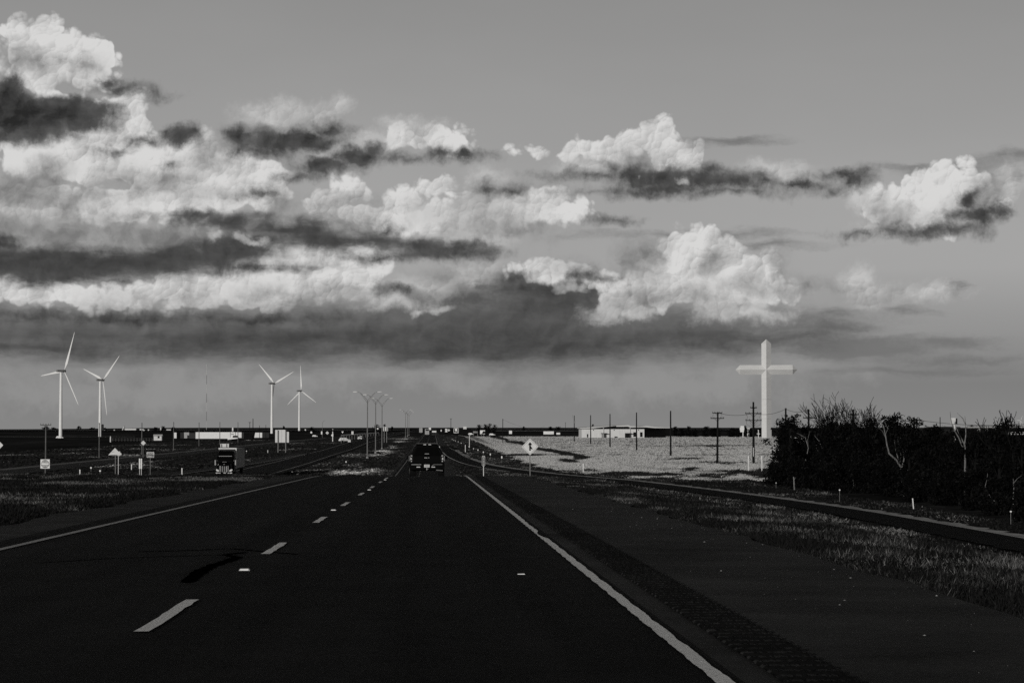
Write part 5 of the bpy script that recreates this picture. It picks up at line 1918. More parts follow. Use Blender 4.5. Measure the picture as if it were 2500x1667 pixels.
for s in (-1, 1):
    MB().box((s * .14 + .02, -.105, 1.83), (.15, .02, .035)).build('brake_light', M_LENSW, suv)
    tl = MB().prism([(s * .80, .92), (s * .965, .92), (s * .975, 1.05), (s * .945, 1.28), (s * .83, 1.24), (s * .79, 1.08)][::s], -.03, .12).build('tail_light', M_LENSR, suv)
    m_ = MB()
    m_.box((s * .875, -.045, 1.20), (.09, .02, .035))
    m_.prism([(s * .85, .99), (s * .93, .96), (s * .925, 1.12), (s * .895, 1.10)][::s], -.05, -.03)
    m_.box((s * .88, -.045, .88), (.07, .02, .035))
    m_.build('lens', M_LENSW, tl)
    MB().box((s * 1.10, 3.35, 1.13), (.17, .12, .2)).build('mirror', M_BLACKP, suv, bevel=.03)
    ln = MB()
    ln.box((s * 1.005, .02, 1.05), (.02, .03, .30))
    ln.build('side_trim', M_CHROME, suv)
    MB().box((s * .42 - .06, -.115, .56), (.21, .02, .045)).build('rear_reflector', M_LENSW, suv)
    for y in (.85, 4.2):
        wh = MB().tube((s * .66, y, .37), (s * .985, y, .37), .39, n=22).build('wheel', M_TYRE, suv)
        MB().tube((s * .98, y, .37), (s * 1.0, y, .37), .25, n=16).build('rim', M_RIM, wh)
bm_ = MB()
bm_.loft([[(x, y, z) for x, z in ((-.97, z0), (.97, z0), (.98, z1), (-.98, z1))] for (y, z0, z1) in ((-.11, .42, .74), (-.10, .40, .76), (.2, .38, .78))])
bp_ = bm_.build('rear_bumper', M_BLACK, suv, bevel=.02)
MB().box((-.60, -.118, .70), (.56, .02, .028)).build('bumper_trim', M_CHROME, bp_)
MB().path([(.88, -.12, .70), (.42, -.12, .70), (.34, -.12, .66), (.27, -.12, .56)], [.016, .016, .022, .018], n=6).build('bumper_trim', M_CHROME, bp_)
pl_ = MB().box((0, -.125, .62), (.31, .02, .16)).build('number_plate', M_PLATE, suv)
MB().box((0, -.137, .635), (.20, .004, .045)).build('plate_lettering', mat('plate_ink', .2), pl_)
th = MB()
th.tube((0, -.02, .45), (0, -.30, .45), .035)
th.box((0, -.2, .52), (.03, .05, .06))
th.box((.06, -.2, .45), (.05, .05, .03))
th.ball((0, -.3, .40), .035)
th.build('tow_hitch', M_CHROME, suv)
MB().tube((.53, -.13, .385), (.90, -.13, .355), .028).build('exhaust', M_CHROME, suv)
em = MB()
em.box((-.10, -.04, 1.085), (.07, .02, .04))
em.box((-.01, -.04, 1.08), (.05, .02, .045))
em.box((.11, -.04, 1.085), (.05, .02, .03))
em.build('emblem', mat('emblem_chrome', .45, .4), suv)
MB().box((.72, -.03, 1.70), (.035, .02, .07)).build('antenna_lamp', M_LENSW, suv)

# the oncoming semi truck on the opposite carriageway
TX, TDd = wx(548, 343), 343.0
tz = Hs(TX, TDd)
truck = thing('semi_truck', 'black semi truck with a chrome grille and trailer coming toward us on the opposite carriageway', 'truck', (TX, TDd, tz))
cab = MB()
cab.loft([[(x * w_, y, z) for x, z in ((-1, z0), (1, z0), (1, z1 * .8 + z0 * .2), (.86, z1), (-.86, z1), (-1, z1 * .8 + z0 * .2))] for (y, w_, z0, z1) in ((0, .86, .75, 1.62), (.25, .95, .6, 1.82), (1.7, 1.03, .6, 2.05), (1.75, 1.12, .6, 2.08))])
cab.build('hood', M_BLACKP, truck, bevel=.04)
cb2 = MB()
cb2.loft([[(x * w_, y, z) for x, z in ((-1, .6), (1, .6), (1, z1 - .25), (.88, z1), (-.88, z1), (-1, z1 - .25))] for (y, w_, z1) in ((1.7, 1.12, 2.3), (2.1, 1.17, 3.0), (2.9, 1.20, 3.72), (4.9, 1.22, 3.85))])
cb2.build('cab', M_BLACKP, truck, bevel=.03)
ws = MB()
ws.add([(-1.0, 1.72, 2.12), (1.0, 1.72, 2.12), (.95, 2.1, 2.86), (-.95, 2.1, 2.86), (-1.0, 1.66, 2.12), (1.0, 1.66, 2.12), (.95, 2.04, 2.88), (-.95, 2.04, 2.88)], [(4, 5, 6, 7), (0, 3, 2, 1), (4, 0, 1, 5), (6, 2, 3, 7), (5, 1, 2, 6), (4, 7, 3, 0)])
ws.build('windshield', M_GLASS, truck)
MB().box((0, 1.92, 2.95), (1.9, .25, .07)).build('sun_visor', M_CHROME, truck)
MB().box((-.10, 1.45, 2.10), (.62, .16, .035)).build('hood_glint', M_CHROME, truck)  # sun glint over the hood, put in as a bright bar
gr = MB().box((0, -.02, 1.10), (1.36, .08, 1.02)).build('grille', M_BLACK, truck)
for i, x in enumerate((-.60, -.29, .01, .31, .56)):
    MB().box((x, -.08, 1.08 + (.04 if i in (0, 4) else 0)), (.13 if i in (0, 3) else .09, .05, .86)).build('grille_bar', M_CHROME, gr)
MB().prism([(-1.18, .36), (1.18, .36), (1.22, .66), (-1.22, .66)], -.22, .1).build('bumper', M_BLACK, truck, bevel=.03)
for s in (-1, 1):
    hl = MB().prism([(s * .74, .72), (s * .80, .98), (s * 1.16, 1.10), (s * 1.20, .88), (s * .98, .74)][::s], -.1, .3).build('headlight', M_LENSW, truck, bevel=.02)
    MB().box((s * .62, -.25, .50), (.2, .06, .14)).build('fog_lamp', M_LENSW, truck)
    mr = MB()
    mr.box((s * 1.48, 1.75, 2.0), (.16, .12, .75))
    mr.tube((s * 1.15, 1.9, 2.3), (s * 1.45, 1.8, 2.3), .03)
    mr.tube((s * 1.15, 1.9, 1.75), (s * 1.45, 1.8, 1.75), .03)
    mr.build('mirror', M_CHROME, truck)
    for y in (1.0, 4.6, 5.9):
        MB().tube((s * .78, y, .5), (s * 1.16, y, .5), .52, n=18).build('wheel', M_TYRE, truck)
    MB().tube((s * 1.22, 2.0, .9), (s * 1.22, 2.0, 3.3), .07).build('exhaust_stack', M_BLACK, truck)
MB().box((.98, -.24, .52), (.001 + .35, .05, .16)).build('bumper_lamp', M_LENSW, truck)
MB().box((-1.0, -.25, .46), (.42, .06, .26)).build('bumper_lamp', M_LENSW, truck)
MB().box((.12, -.25, .53), (.42, .05, .15)).build('front_plate', M_PLATE, truck)
MB().box((-.05, .16, 1.78), (.2, .02, .05)).build('hood_emblem', M_CHROME, truck)
tr = MB().box((0, 13.2, 2.56), (2.56, 15.6, 2.92)).build('trailer', mat('trailer_ribbed_side', 0.22, .7, var=.55, scale=1.0, stretch=(.2, .2, 7)), truck)
fr = MB()
fr.box((0, 5.33, 4.03), (2.66, .14, .16))
for s in (1,):
    fr.box((s * 1.27, 5.33, 2.5), (.14, .14, 2.9))
fr.build('trailer_front_frame', M_WHITEP, tr)
MB().box((0, 5.37, 2.6), (2.4, .02, 2.7)).build('trailer_front', mat('trailer_front_grey', .06), tr)
for s in (-1, 1):
    for y in (17.8, 19.1):
        MB().tube((s * .8, y, .5), (s * 1.2, y, .5), .52, n=18).build('wheel', M_TYRE, truck)
MB().box((0, 13, .98), (2.2, 15, .2)).build('chassis', M_BLACK, truck)


# distant vehicles
def boxy(name, label, cat, px0, px1, py0, py1, d, m, front=True, cabc=None, ln=None, X=None):
    """distant truck or trailer seen end-on: box body, doors, lamps, wheels"""
    k_ = d / F
    pm = (px0 + px1) / 2
    b = at(pm, d)
    zt, zb = wz(py0, d, pm), wz(py1, d, pm)
    b.z = min(b.z + .05, zb)
    wdt, hgt = (px1 - px0) * k_, zt - b.z
    ln = ln or 9.0
    t = thing(name, label, cat, b)
    MB().box((0, ln / 2, hgt * .58), (wdt, ln, hgt * .84)).build('cargo_box', m, t, bevel=.05)
    MB().box((0, ln / 2, .75), (wdt * .9, ln * .95, .4)).build('chassis', M_BLACK, t)
    for s in (-1, 1):
        MB().box((s * wdt * .42, -.05, hgt * .17), (.25, .1, .2)).build('tail_light', M_LENSR, t)
        for y in (1.4, ln - 1.4):
            MB().tube((s * (wdt * .5 - .4), y, .5), (s * (wdt * .5 - .02), y, .5), .5, n=14).build('wheel', M_TYRE, t)
    MB().box((0, -.04, hgt * .55), (.06, .05, hgt * .75)).build('door_seam', M_BLACK, t)
    return t


M_GREYP = mat('grey_vehicle_paint', .34, .5, var=.2)
tb = boxy('box_truck', 'pale box truck far ahead in the left lane with a dark upper rear', 'truck', 1037.5, 1047.8, 1046.5, 1062.5, 1420, M_GREYP)
MB().box((.1, -.06, 3.45), (1.9, .06, .85)).build('rear_window', M_DARKW, tb)
b = boxy('box_truck', 'dark box truck far ahead with a white top edge', 'truck', 1054.5, 1065.5, 1047.5, 1057.5, 1330, mat('dark_truck_body', .02))
MB().box((0, -.1, 2.85), (2.4, .2, .78)).build('top_band', M_WHITEP, b)
boxy('box_truck', 'small pale truck on the far left beside the pale box truck', 'truck', 1023.5, 1031.5, 1044.3, 1053.5, 1900, M_GREYP, ln=6)
boxy('box_truck', 'tiny white truck on the horizon above the pale box truck', 'truck', 1046.5, 1052.2, 1043.6, 1048, 3600, M_WHITEP)


def car(name, label, px, d, m, heading=0.0, cat='car', light=True, L_=4.6, W_=1.9, H_=1.65):
    b = at(px, d)
    t = thing(name, label, cat, b, heading)
    body = MB()
    body.loft([[(x * w_, y, z) for x, z in ((-1, .35), (1, .35), (1.02, .7), (.96, zt), (-.96, zt), (-1.02, .7))] for (y, w_, zt) in ((0, W_ * .46, .82), (.15, W_ * .49, .92), (1.2, W_ * .5, 1.0), (L_ - .3, W_ * .5, 1.02), (L_, W_ * .47, .9))])
    body.build('body', m, t, bevel=.04)
    cbm = MB()
    cbm.loft([[(x * w_, y, z) for x, z in ((-1, .98), (1, .98), (.8, zt), (-.8, zt))] for (y, w_, zt) in ((1.1, W_ * .46, 1.02), (1.9, W_ * .46, H_), (L_ - .6, W_ * .46, H_), (L_ - .15, W_ * .44, 1.05))])
    cbm.build('cabin', m, t, bevel=.03)
    g = MB()
    g.add([(-W_ * .40, 1.13, 1.04), (W_ * .40, 1.13, 1.04), (W_ * .33, 1.83, H_ - .07), (-W_ * .33, 1.83, H_ - .07)], [(0, 1, 2, 3)])
    g.build('windshield', M_GLASS, t)
    for s in (-1, 1):
        MB().box((s * W_ * .36, -.02, .72), (.34, .08, .16)).build('headlight', M_LENSW, t)
        for y in (.85, L_ - .85):
            MB().tube((s * (W_ * .5 - .22), y, .34), (s * (W_ * .5 + .01), y, .34), .34, n=14).build('wheel', M_TYRE, t)
    MB().box((0, -.01, .52), (W_ * .5, .06, .2)).build('grille', M_BLACK, t)
    return t


car('suv', 'white car with bright front coming along the opposite carriageway', 878.5, gd(878.5, 1073.5), M_WHITEP, 0, L_=4.9, W_=2.0, H_=1.75)
car('parked_car', 'white car parked side on among the row of far signs', 775.5, gd(775.5, 1066.5), M_WHITEP, pi / 2 + .1)
car('parked_car', 'white car in the dark field under the text billboard', 1156.8, 1900, M_WHITEP, pi / 2)
car('parked_car', 'white car at the far corner of the pale field', 1208.8, 1780, M_WHITEP, pi / 2 + .05)
car('parked_car', 'tiny white car left of the first turbine foot', 155, 1500, M_WHITEP, pi / 2)
car('parked_car', 'white car near the flared guardrail end', 854, 950, M_WHITEP, pi / 2 + .5)


# white trailers and containers at the truck stop and beyond the field
def container(name, label, px0, px1, py0, py1, d, m, cat='trailer', wheels=True, dark=None, slant=0.0, dp=2.5, group=None):
    k_ = d / F
    pm = (px0 + px1) / 2
    b = at(pm, d)
    zt, zb = wz(py0, d, pm), wz(py1, d, pm)
    b.z = min(b.z, zb - (1.0 if wheels else 0.0))
    wdt = (px1 - px0) * k_
    t = thing(name, label, cat, b, 0, group)
    z0, z1 = zb - b.z, zt - b.z
    MB().prism([(-wdt / 2, z0), (wdt / 2, z0), (wdt / 2, z1), (-wdt / 2 + slant * wdt, z1)], 0, dp).build('body', m, t)
    if wheels:
        for x in (-wdt * .36, -wdt * .26, wdt * .36):
            MB().tube((x, .05, .5), (x, .4, .5), .5, n=14).build('wheel', M_TYRE, t)
        MB().box((0, dp / 2, z0 - .15), (wdt * .94, dp * .8, .25)).build('chassis', M_BLACK, t)
    else:
        r = MB()
        nrib = max(3, int(wdt / .8))
        for i in range(nrib + 1):
            r.box((-wdt / 2 + slant * wdt + wdt * (1 - slant) * i / nrib, -.02, (z0 + z1) / 2), (.08, .06, z1 - z0))
        r.build('rib', m, t)
    return t


D1_ = gd(520, 1075.5)
wt = container('semi_trailer', 'long white semi trailer parked side on at the truck stop', 478, 561.5, 1054.6, 1070.5, D1_, M_WHITEP)
k_ = D1_ / F
tb_ = at(576, D1_)
tk = thing('semi_tractor', 'white tractor unit with a dark window at the head of the long trailer', 'truck', tb_)
zz = lambda py: wz(py, D1_, 576) - tb_.z
q = lambda px: (px - 576) * k_
MB().prism([(q(562.8), zz(1068)), (q(589.5), zz(1068.5)), (q(589.5), zz(1055)), (q(563), zz(1054.3))], .2, 2.4).build('sleeper', M_WHITEP, tk)
MB().box((q(574.8), .16, zz(1061)), (.16, .12, zz(1054.6) - zz(1068))).build('gap', M_DARKW, tk)
MB().prism([(q(556), zz(1073.2)), (q(582), zz(1070)), (q(582), zz(1067)), (q(569), zz(1066)), (q(556), zz(1069.5))], -.2, 2.2).build('hood', M_WHITEP, tk)
MB().prism([(q(568), zz(1067.8)), (q(582), zz(1067.6)), (q(579), zz(1063.2)), (q(569), zz(1063.2))], -.24, .3).build('side_window', M_GLASS, tk)
MB().box((q(567.5), .15, zz(1059.5)), (1.5, .05, .28)).build('fleet_lettering', mat('fleet_ink', .05), tk)
for x in (559, 585, 590):
    MB().tube((q(x), -.1, .5), (q(x), .4, .5), .52, n=14).build('wheel', M_TYRE, tk)
container('container', 'white square container left of the dark stacked boxes', 424.8, 431, 1055.6, 1069.5, gd(428, 1070), M_WHITEP, 'container', False)
container('container', 'black container between the pale and the grey boxes', 431.2, 440, 1055.6, 1070, gd(435, 1070.2), M_BLACK, 'container', False)
container('container', 'dark grey container in the middle of the row of boxes', 440.2, 448.5, 1055.8, 1070, gd(444, 1070.2), M_DARKG, 'container', False)
container('container', 'pale ribbed container right of the dark boxes', 449, 461.5, 1055.2, 1069.5, gd(455, 1070), mat('ribbed_pale', .38, var=.35, scale=3, stretch=(4, 1, .2)), 'container', False)
container('container', 'dim grey box between the ribbed container and the white trailer', 462, 477, 1056.5, 1070, gd(470, 1070.2), mat('dim_box', .035), 'container', False)
container('container', 'white container with a slanted end left of a dark shed', 621, 640, 1055.8, 1068, gd(630, 1068.2), M_WHITEP, 'container', False, slant=.12)
container('container', 'dark low shed right of the slanted white container', 640.2, 656.5, 1055.5, 1068.4, gd(648, 1068.5), M_DARKG, 'shed', False)
container('container', 'dim grey box behind the white tractor unit', 589.8, 595, 1055, 1070, gd(592, 1070.2), mat('dim_box', .035), 'container', False)
container('container', 'narrow white tank standing over the trailer middle', 566.5, 569.5, 1043.5, 1052, 2600, M_WHITEP, 'tank', False)
container('semi_trailer', 'long white trailer standing in the dark strip behind the field', 1327, 1352, 1052.6, 1060, 1850, M_WHITEP)
container('semi_trailer', 'short white trailer right of the long one behind the field', 1358.5, 1367.5, 1055.8, 1060.5, 1850, M_WHITEP)
container('road_panel', 'white panel board in the dark strip behind the field', 1242.8, 1249.8, 1051, 1058.8, 1900, M_SIGN_W, 'sign', False, dp=.3)


# ------------------------------------------------------------------ signs
def sign_base(name, label, px, d, posts, cat='road sign', group=None, post_m=None, ptop=None, rad=.045, y=.06):
    """posts: picture columns of the posts; ptop: picture height of their tops"""
    b = at(px, d)
    t = thing(name, label, cat, b, 0, group)
    k_ = d / F
    for p in posts:
        q_ = at(p, d)
        z1 = wz(ptop, d, p) - b.z
        MB().box(((p - px) * k_, y, (q_.z - b.z - .3 + z1) / 2), (rad * 2, rad * 2, z1 - (q_.z - b.z - .3))).build('post', post_m or M_POST, t)
    return t, (lambda py: wz(py, d, px) - b.z), (lambda qx: (qx - px) * k_)


def diamond(c, r, y0, y1, rnd=.06):
    x, z = c
    pts = []
    for k in range(4):
        a = pi / 2 * k
        for da in (-.5, 0, .5):
            q_ = r - rnd * (0.55 if da == 0 else 0.62)
            ang_ = a + da * rnd / r * 1.6
            pts.append((x + q_ * cos(ang_), z + q_ * sin(ang_)))
    return MB().prism(pts, y0, y1)


def inset(mb_pts, m, name, parent, y0, y1):
    return MB().prism(mb_pts, y0, y1).build(name, m, parent)


# merge sign
d = 212
t, Z_, X_ = sign_base('merge_sign', 'diamond warning sign with a black merging arrow before the pale field', 1294, d, (1294,), ptop=1108, rad=.04)
rS = 19.8 * d / F
zc_ = Z_(1090)
face = diamond((0, zc_), rS * 1.04, -.02, .015, .04).build('sign_panel', M_SIGN_Y, t)
bo = MB()
for k in range(4):
    a0, a1 = pi / 2 * k, pi / 2 * (k + 1)
    ro, ri = rS * .925, rS * .885
    bo.add([(ro * cos(a0), -.025, zc_ + ro * sin(a0)), (ro * cos(a1), -.025, zc_ + ro * sin(a1)), (ri * cos(a1), -.025, zc_ + ri * sin(a1)), (ri * cos(a0), -.025, zc_ + ri * sin(a0))], [(0, 1, 2, 3)])
bo.build('border', mat('sign_border_grey', .12), face)
u = rS / 19.8
ar = MB()
ar.prism([(-1.9 * u, zc_ - 9.8 * u), (1.7 * u, zc_ - 9.8 * u), (1.9 * u, zc_ + 4.6 * u), (-2.1 * u, zc_ + 4.6 * u)], -.030, -.024)
ar.prism([(-5.4 * u, zc_ + 4.2 * u), (5.4 * u, zc_ + 4.2 * u), (0, zc_ + 11.4 * u)], -.031, -.025)
ar.prism([(1.0 * u, zc_ - 3.4 * u), (1.5 * u, zc_ + 1.8 * u), (6.2 * u, zc_ - 5.2 * u), (4.4 * u, zc_ - 6.8 * u)], -.029, -.023)
ar.build('arrow', M_SIGN_B, face)

# mile marker
d = 216
t, Z_, X_ = sign_base('mile_marker', 'narrow upright MILE marker on a pale post right of the lanes', 1180.5, d, (1180.5,), post_m=M_POSTW, ptop=1136, rad=.03)
w_, z0, z1 = 3.6 * d / F, Z_(1137), Z_(1112.5)
f_ = MB().prism([(-w_, z0 + .04), (-w_ + .04, z0), (w_ - .04, z0), (w_, z0 + .04), (w_, z1 - .04), (w_ - .04, z1), (-w_ + .04, z1), (-w_, z1 - .04)], -.02, .015).build('sign_panel', M_SIGN_W, t)
MB().box((0, -.022, (z0 + z1) / 2), (2 * w_ - .05, .006, z1 - z0 - .05)).build('sign_field', mat('sign_green', .012), f_)
text_mesh('lettering', 'MILE', .10, M_SIGN_W, f_, (0, -.028, z1 - .085))
for k, ch in enumerate('111'):
    text_mesh('lettering', ch, .30, M_SIGN_W, f_, (0.02, -.028, z1 - .27 - k * .255))

# DO NOT ENTER
d = 236
t, Z_, X_ = sign_base('do_not_enter_sign', 'square DO NOT ENTER sign with a barred disc beside the exit ramp', 110.8, d, (110.8,), ptop=1141, rad=.03)
h_ = 11.1 * d / F
zc_ = Z_(1132)
f_ = MB().prism([(-h_, zc_ - h_), (h_, zc_ - h_), (h_, zc_ + h_), (-h_, zc_ + h_)], -.02, .015).build('sign_panel', M_SIGN_W, t)
rD = h_ * .9
MB().prism([(rD * cos(2 * pi * k / 40), zc_ + rD * sin(2 * pi * k / 40)) for k in range(40)], -.026, -.02).build('disc', M_SIGN_R, f_)
MB().box((0, -.029, zc_), (rD * 1.74, .006, rD * .40)).build('bar', M_SIGN_W, f_)
text_mesh('lettering', 'DO NOT', rD * .44, M_SIGN_W, f_, (0, -.030, zc_ + rD * .49))
text_mesh('lettering', 'ENTER', rD * .44, M_SIGN_W, f_, (0, -.030, zc_ - rD * .49))

# WRONG WAY
d = 356
t, Z_, X_ = sign_base('wrong_way_sign', 'dark WRONG WAY sign with a white border beside the exit ramp', 367.6, d, (367.2,), ptop=1116, rad=.035)
w_, z0, z1 = 8.6 * d / F, Z_(1116.4), Z_(1103)
f_ = MB().prism([(-w_, z0), (w_, z0), (w_, z1), (-w_, z1)], -.02, .015).build('sign_panel', M_SIGN_W, t)
MB().box((0, -.023, (z0 + z1) / 2), (2 * w_ - .12, .006, z1 - z0 - .12)).build('sign_field', mat('sign_dark_red', .022), f_)
text_mesh('lettering', 'WRONG', .30, M_SIGN_W, f_, (0, -.03, z0 + (z1 - z0) * .70))
text_mesh('lettering', 'WAY', .30, M_SIGN_W, f_, (0, -.03, z0 + (z1 - z0) * .27))

# diamond at the edge
d = 300
t, Z_, X_ = sign_base('warning_sign', 'blank pale diamond sign cut by the photograph edge', -6, d, (-6,), ptop=1097)
diamond((0, Z_(1086.5)), 14 * d / F, -.02, .015).build('sign_panel', M_SIGN_Y, t)
# triangle back and small back
d = 330
t, Z_, X_ = sign_base('triangle_sign', 'large pale triangular sign back on a dark post left of the WRONG WAY sign', 281.5, d, (282,), ptop=1110)
MB().prism([(X_(265), Z_(1110.6)), (X_(297), Z_(1109.6)), (X_(281), Z_(1093))], -.02, .015).build('sign_panel', M_ALU, t)
MB().box((X_(276), -.03, Z_(1102.4)), (.42, .02, .05)).build('bracket', M_POST, t)
d = 350
t, Z_, X_ = sign_base('arrow_sign', 'small pale sign back with a pointed side overlapping the triangle', 289.6, d, (289.3,), ptop=1111, post_m=M_ALU, rad=.035)
MB().prism([(X_(282), Z_(1108.5)), (X_(286.5), Z_(1111)), (X_(294), Z_(1111)), (X_(297.6), Z_(1107.5)), (X_(294), Z_(1104.5)), (X_(293.5), Z_(1101.5)), (X_(282), Z_(1102))], -.05, -.02).build('sign_panel', M_ALU, t)
# small plain diamond
d = 560
t, Z_, X_ = sign_base('warning_sign', 'small plain diamond sign back by the frontage road', 350, d, (349.6,), ptop=1087)
diamond((0, Z_(1081)), 6.0 * d / F, -.02, .015).build('sign_panel', M_ALU, t)
# pair of white slats
d = 345
t, Z_, X_ = sign_base('slat_marker', 'pair of upright white slats left of the WRONG WAY sign', 343.5, d, (341.3, 345.6), ptop=1143.5, post_m=M_POSTW, rad=.03)
for qx in (341.3, 345.6):
    MB().box((X_(qx), 0, (Z_(1119) + Z_(1144)) / 2), (.19, .06, Z_(1119) - Z_(1144))).build('slat', M_SIGN_W, t)

# big sign back on two posts
d = 640
t, Z_, X_ = sign_base('guide_sign', 'large pale back of a highway guide sign on two posts near the third turbine', 688, d, (679, 697.6), ptop=1050, rad=.11, y=-.18)
for (a, e, c0) in ((672, 677.5, 1049), (677.8, 687.6, 1048.8), (687.9, 696.4, 1048.8), (696.7, 700.6, 1053.6), (700.9, 705.3, 1053.8)):
    MB().box(((X_(a) + X_(e)) / 2, 0, (Z_(c0) + Z_(1080)) / 2), (X_(e) - X_(a), .06, Z_(c0) - Z_(1080))).build('sign_panel', M_ALU, t)
# sign back behind the truck
d = 470
t, Z_, X_ = sign_base('guide_sign', 'pale sign back showing over the roof of the oncoming truck', 548, d, (541, 553.4), ptop=1083.5, rad=.06, y=-.12)
for (a, e) in ((538.3, 540.2), (540.5, 553.2), (553.6, 558.9)):
    MB().box(((X_(a) + X_(e)) / 2, 0, (Z_(1082.8) + Z_(1091.3)) / 2), (X_(e) - X_(a), .06, Z_(1082.8) - Z_(1091.3))).build('sign_panel', M_ALU, t)
# far sign back beside the lamps
d = 900
t, Z_, X_ = sign_base('guide_sign', 'far pale sign back on two posts behind the nearer street lamps', 941, d, (938, 944), ptop=1042.5, rad=.12, y=-.2)
for (a, e, c0) in ((935.3, 938.6, 1042.4), (938.8, 943.4, 1041.8), (943.6, 947, 1043.6)):
    MB().box(((X_(a) + X_(e)) / 2, 0, (Z_(c0) + Z_(1052)) / 2), (X_(e) - X_(a), .06, Z_(c0) - Z_(1052))).build('sign_panel', M_ALU, t)

# row of small far signs
M_SHADE = mat('sign_ink', .03)
for (lb, shp, a, e, c0, f, d, m) in (
        ('first tiny square sign of the far row', 'rect', 758, 762, 1053, 1057.6, 1000, M_SIGN_W),
        ('narrow upright white sign of the far row', 'rect', 783.7, 787, 1052.6, 1060, 1000, M_SIGN_W),
        ('diamond sign in the middle of the far row', 'dia', 795, 803, 1052.4, 1060.4, 950, M_SIGN_Y),
        ('pale upside down triangle sign in the far row', 'tri', 833.6, 839, 1052.8, 1057.6, 1000, M_SIGN_W),
        ('double panelled upright sign near the white car of the far row', 'rect2', 858, 863, 1052.6, 1060, 950, M_SIGN_W),
        ('small diamond sign before the nearer street lamps', 'dia', 919.4, 924.8, 1043.4, 1048.8, 1000, M_SIGN_Y),
        ('diamond sign in the cluster right of the distant trucks', 'dia', 1092.4, 1098.8, 1046.6, 1053.2, 950, M_SIGN_Y),
        ('patterned square sign left of the far diamond sign', 'pat', 1086.6, 1092, 1046.4, 1054.6, 980, M_SIGN_W),
        ('tiny upright white sign right of the distant dark truck', 'rect', 1075.8, 1078.2, 1048.5, 1053, 1200, M_SIGN_W),
        ('tiny white sign above the frontage road, left part of the far row', 'rect', 744, 747, 1047.5, 1050.5, 2200, M_SIGN_W)):
    pm = (a + e) / 2
    t, Z_, X_ = sign_base('far_sign', lb, pm, d, (pm,), ptop=f - .3, rad=.06, post_m=M_POLE)
    if shp == 'dia':
        p_ = diamond((0, (Z_(c0) + Z_(f)) / 2), (X_(e) - X_(a)) / 2, -.03, .02).build('sign_panel', m, t)
        if d == 950:
            MB().box((0, -.04, (Z_(c0) + Z_(f)) / 2), (.12, .01, .5)).build('symbol', M_SHADE, p_)
    elif shp == 'tri':
        MB().prism([(X_(a), Z_(c0)), (X_(e), Z_(c0)), (0, Z_(f))][::-1], -.03, .02).build('sign_panel', m, t)
    else:
        p_ = MB().box((0, 0, (Z_(c0) + Z_(f)) / 2), (X_(e) - X_(a), .06, Z_(c0) - Z_(f))).build('sign_panel', m, t)
        if shp == 'rect2':
            for x in (-.18, .18):
                MB().box((x, -.04, (Z_(c0) + Z_(f)) / 2), (.07, .02, .8)).build('symbol', M_SHADE, p_)
        if shp == 'pat':
            for (x, z) in ((-.3, .3), (.2, .35), (.25, -.1), (-.2, -.4), (-.35, -.05)):
                MB().box((x, -.04, (Z_(c0) + Z_(f)) / 2 + z), (.25, .02, .2)).build('symbol', M_SHADE, p_)
# cone shaped far sign with a round top
t, Z_, X_ = sign_base('far_sign', 'pale tapered marker right of the diamond in the far row', 811.5, 950, (812.2,), ptop=1053, post_m=M_POSTW, rad=.16)
MB().prism([(X_(808), Z_(1062.5)), (X_(811), Z_(1065.2)), (X_(813.8), Z_(1065)), (X_(813.6), Z_(1058)), (X_(812), Z_(1058.5))], -.3, -.2).build('sign_panel', M_SIGN_W, t)
MB().ball((X_(812.6), 0, Z_(1048)), .2).build('lamp', M_SIGN_W, t)

# route marker: black square, white border, shield and arrow
d = 620
t, Z_, X_ = sign_base('route_sign', 'black route sign with a white border, pale shield and arrow, right of the lanes', 1113.5, d, (1110, 1117), ptop=1054, rad=.045, post_m=M_POLE)
w_ = 6.1 * d / F
z0, z1 = Z_(1057), Z_(1044.6)
f_ = MB().prism([(-w_, z0 + .1), (-w_ + .1, z0), (w_ - .1, z0), (w_, z0 + .1), (w_, z1 - .1), (w_ - .1, z1), (-w_ + .1, z1), (-w_, z1 - .1)], -.03, .02).build('sign_panel', M_SIGN_W, t)
MB().box((0, -.035, (z0 + z1) / 2), (2 * w_ - .17, .01, z1 - z0 - .17)).build('sign_field', M_SIGN_B, f_)
zm = z0 + (z1 - z0) * .63
MB().prism([(.34 * x, zm + .36 * z) for x, z in ((-.2, -1), (.2, -1), (.75, -.5), (1.0, .1), (.85, .75), (.5, 1), (0, .85), (-.5, 1), (-.85, .75), (-1, .1), (-.75, -.5))], -.05, -.04).build('shield', M_SIGN_W, f_)
MB().prism([(.10, z0 + .16), (.16, z0 + .12), (.40, z0 + .36), (.46, z0 + .30), (.48, z0 + .52), (.26, z0 + .5), (.33, z0 + .43)], -.05, -.04).build('arrow', M_SIGN_W, f_)
MB().prism([(-.40, z0 + .14), (-.08, z0 + .14), (-.12, z0 + .26), (-.40, z0 + .30)], -.05, -.04).build('symbol', M_SIGN_W, f_)
for (x, z) in ((-.38, z1 + .14), (.38, z1 + .12)):
    MB().box((x, -.03, z), (.3, .05, .2)).build('plaque', mat('plaque_grey', .3), t)

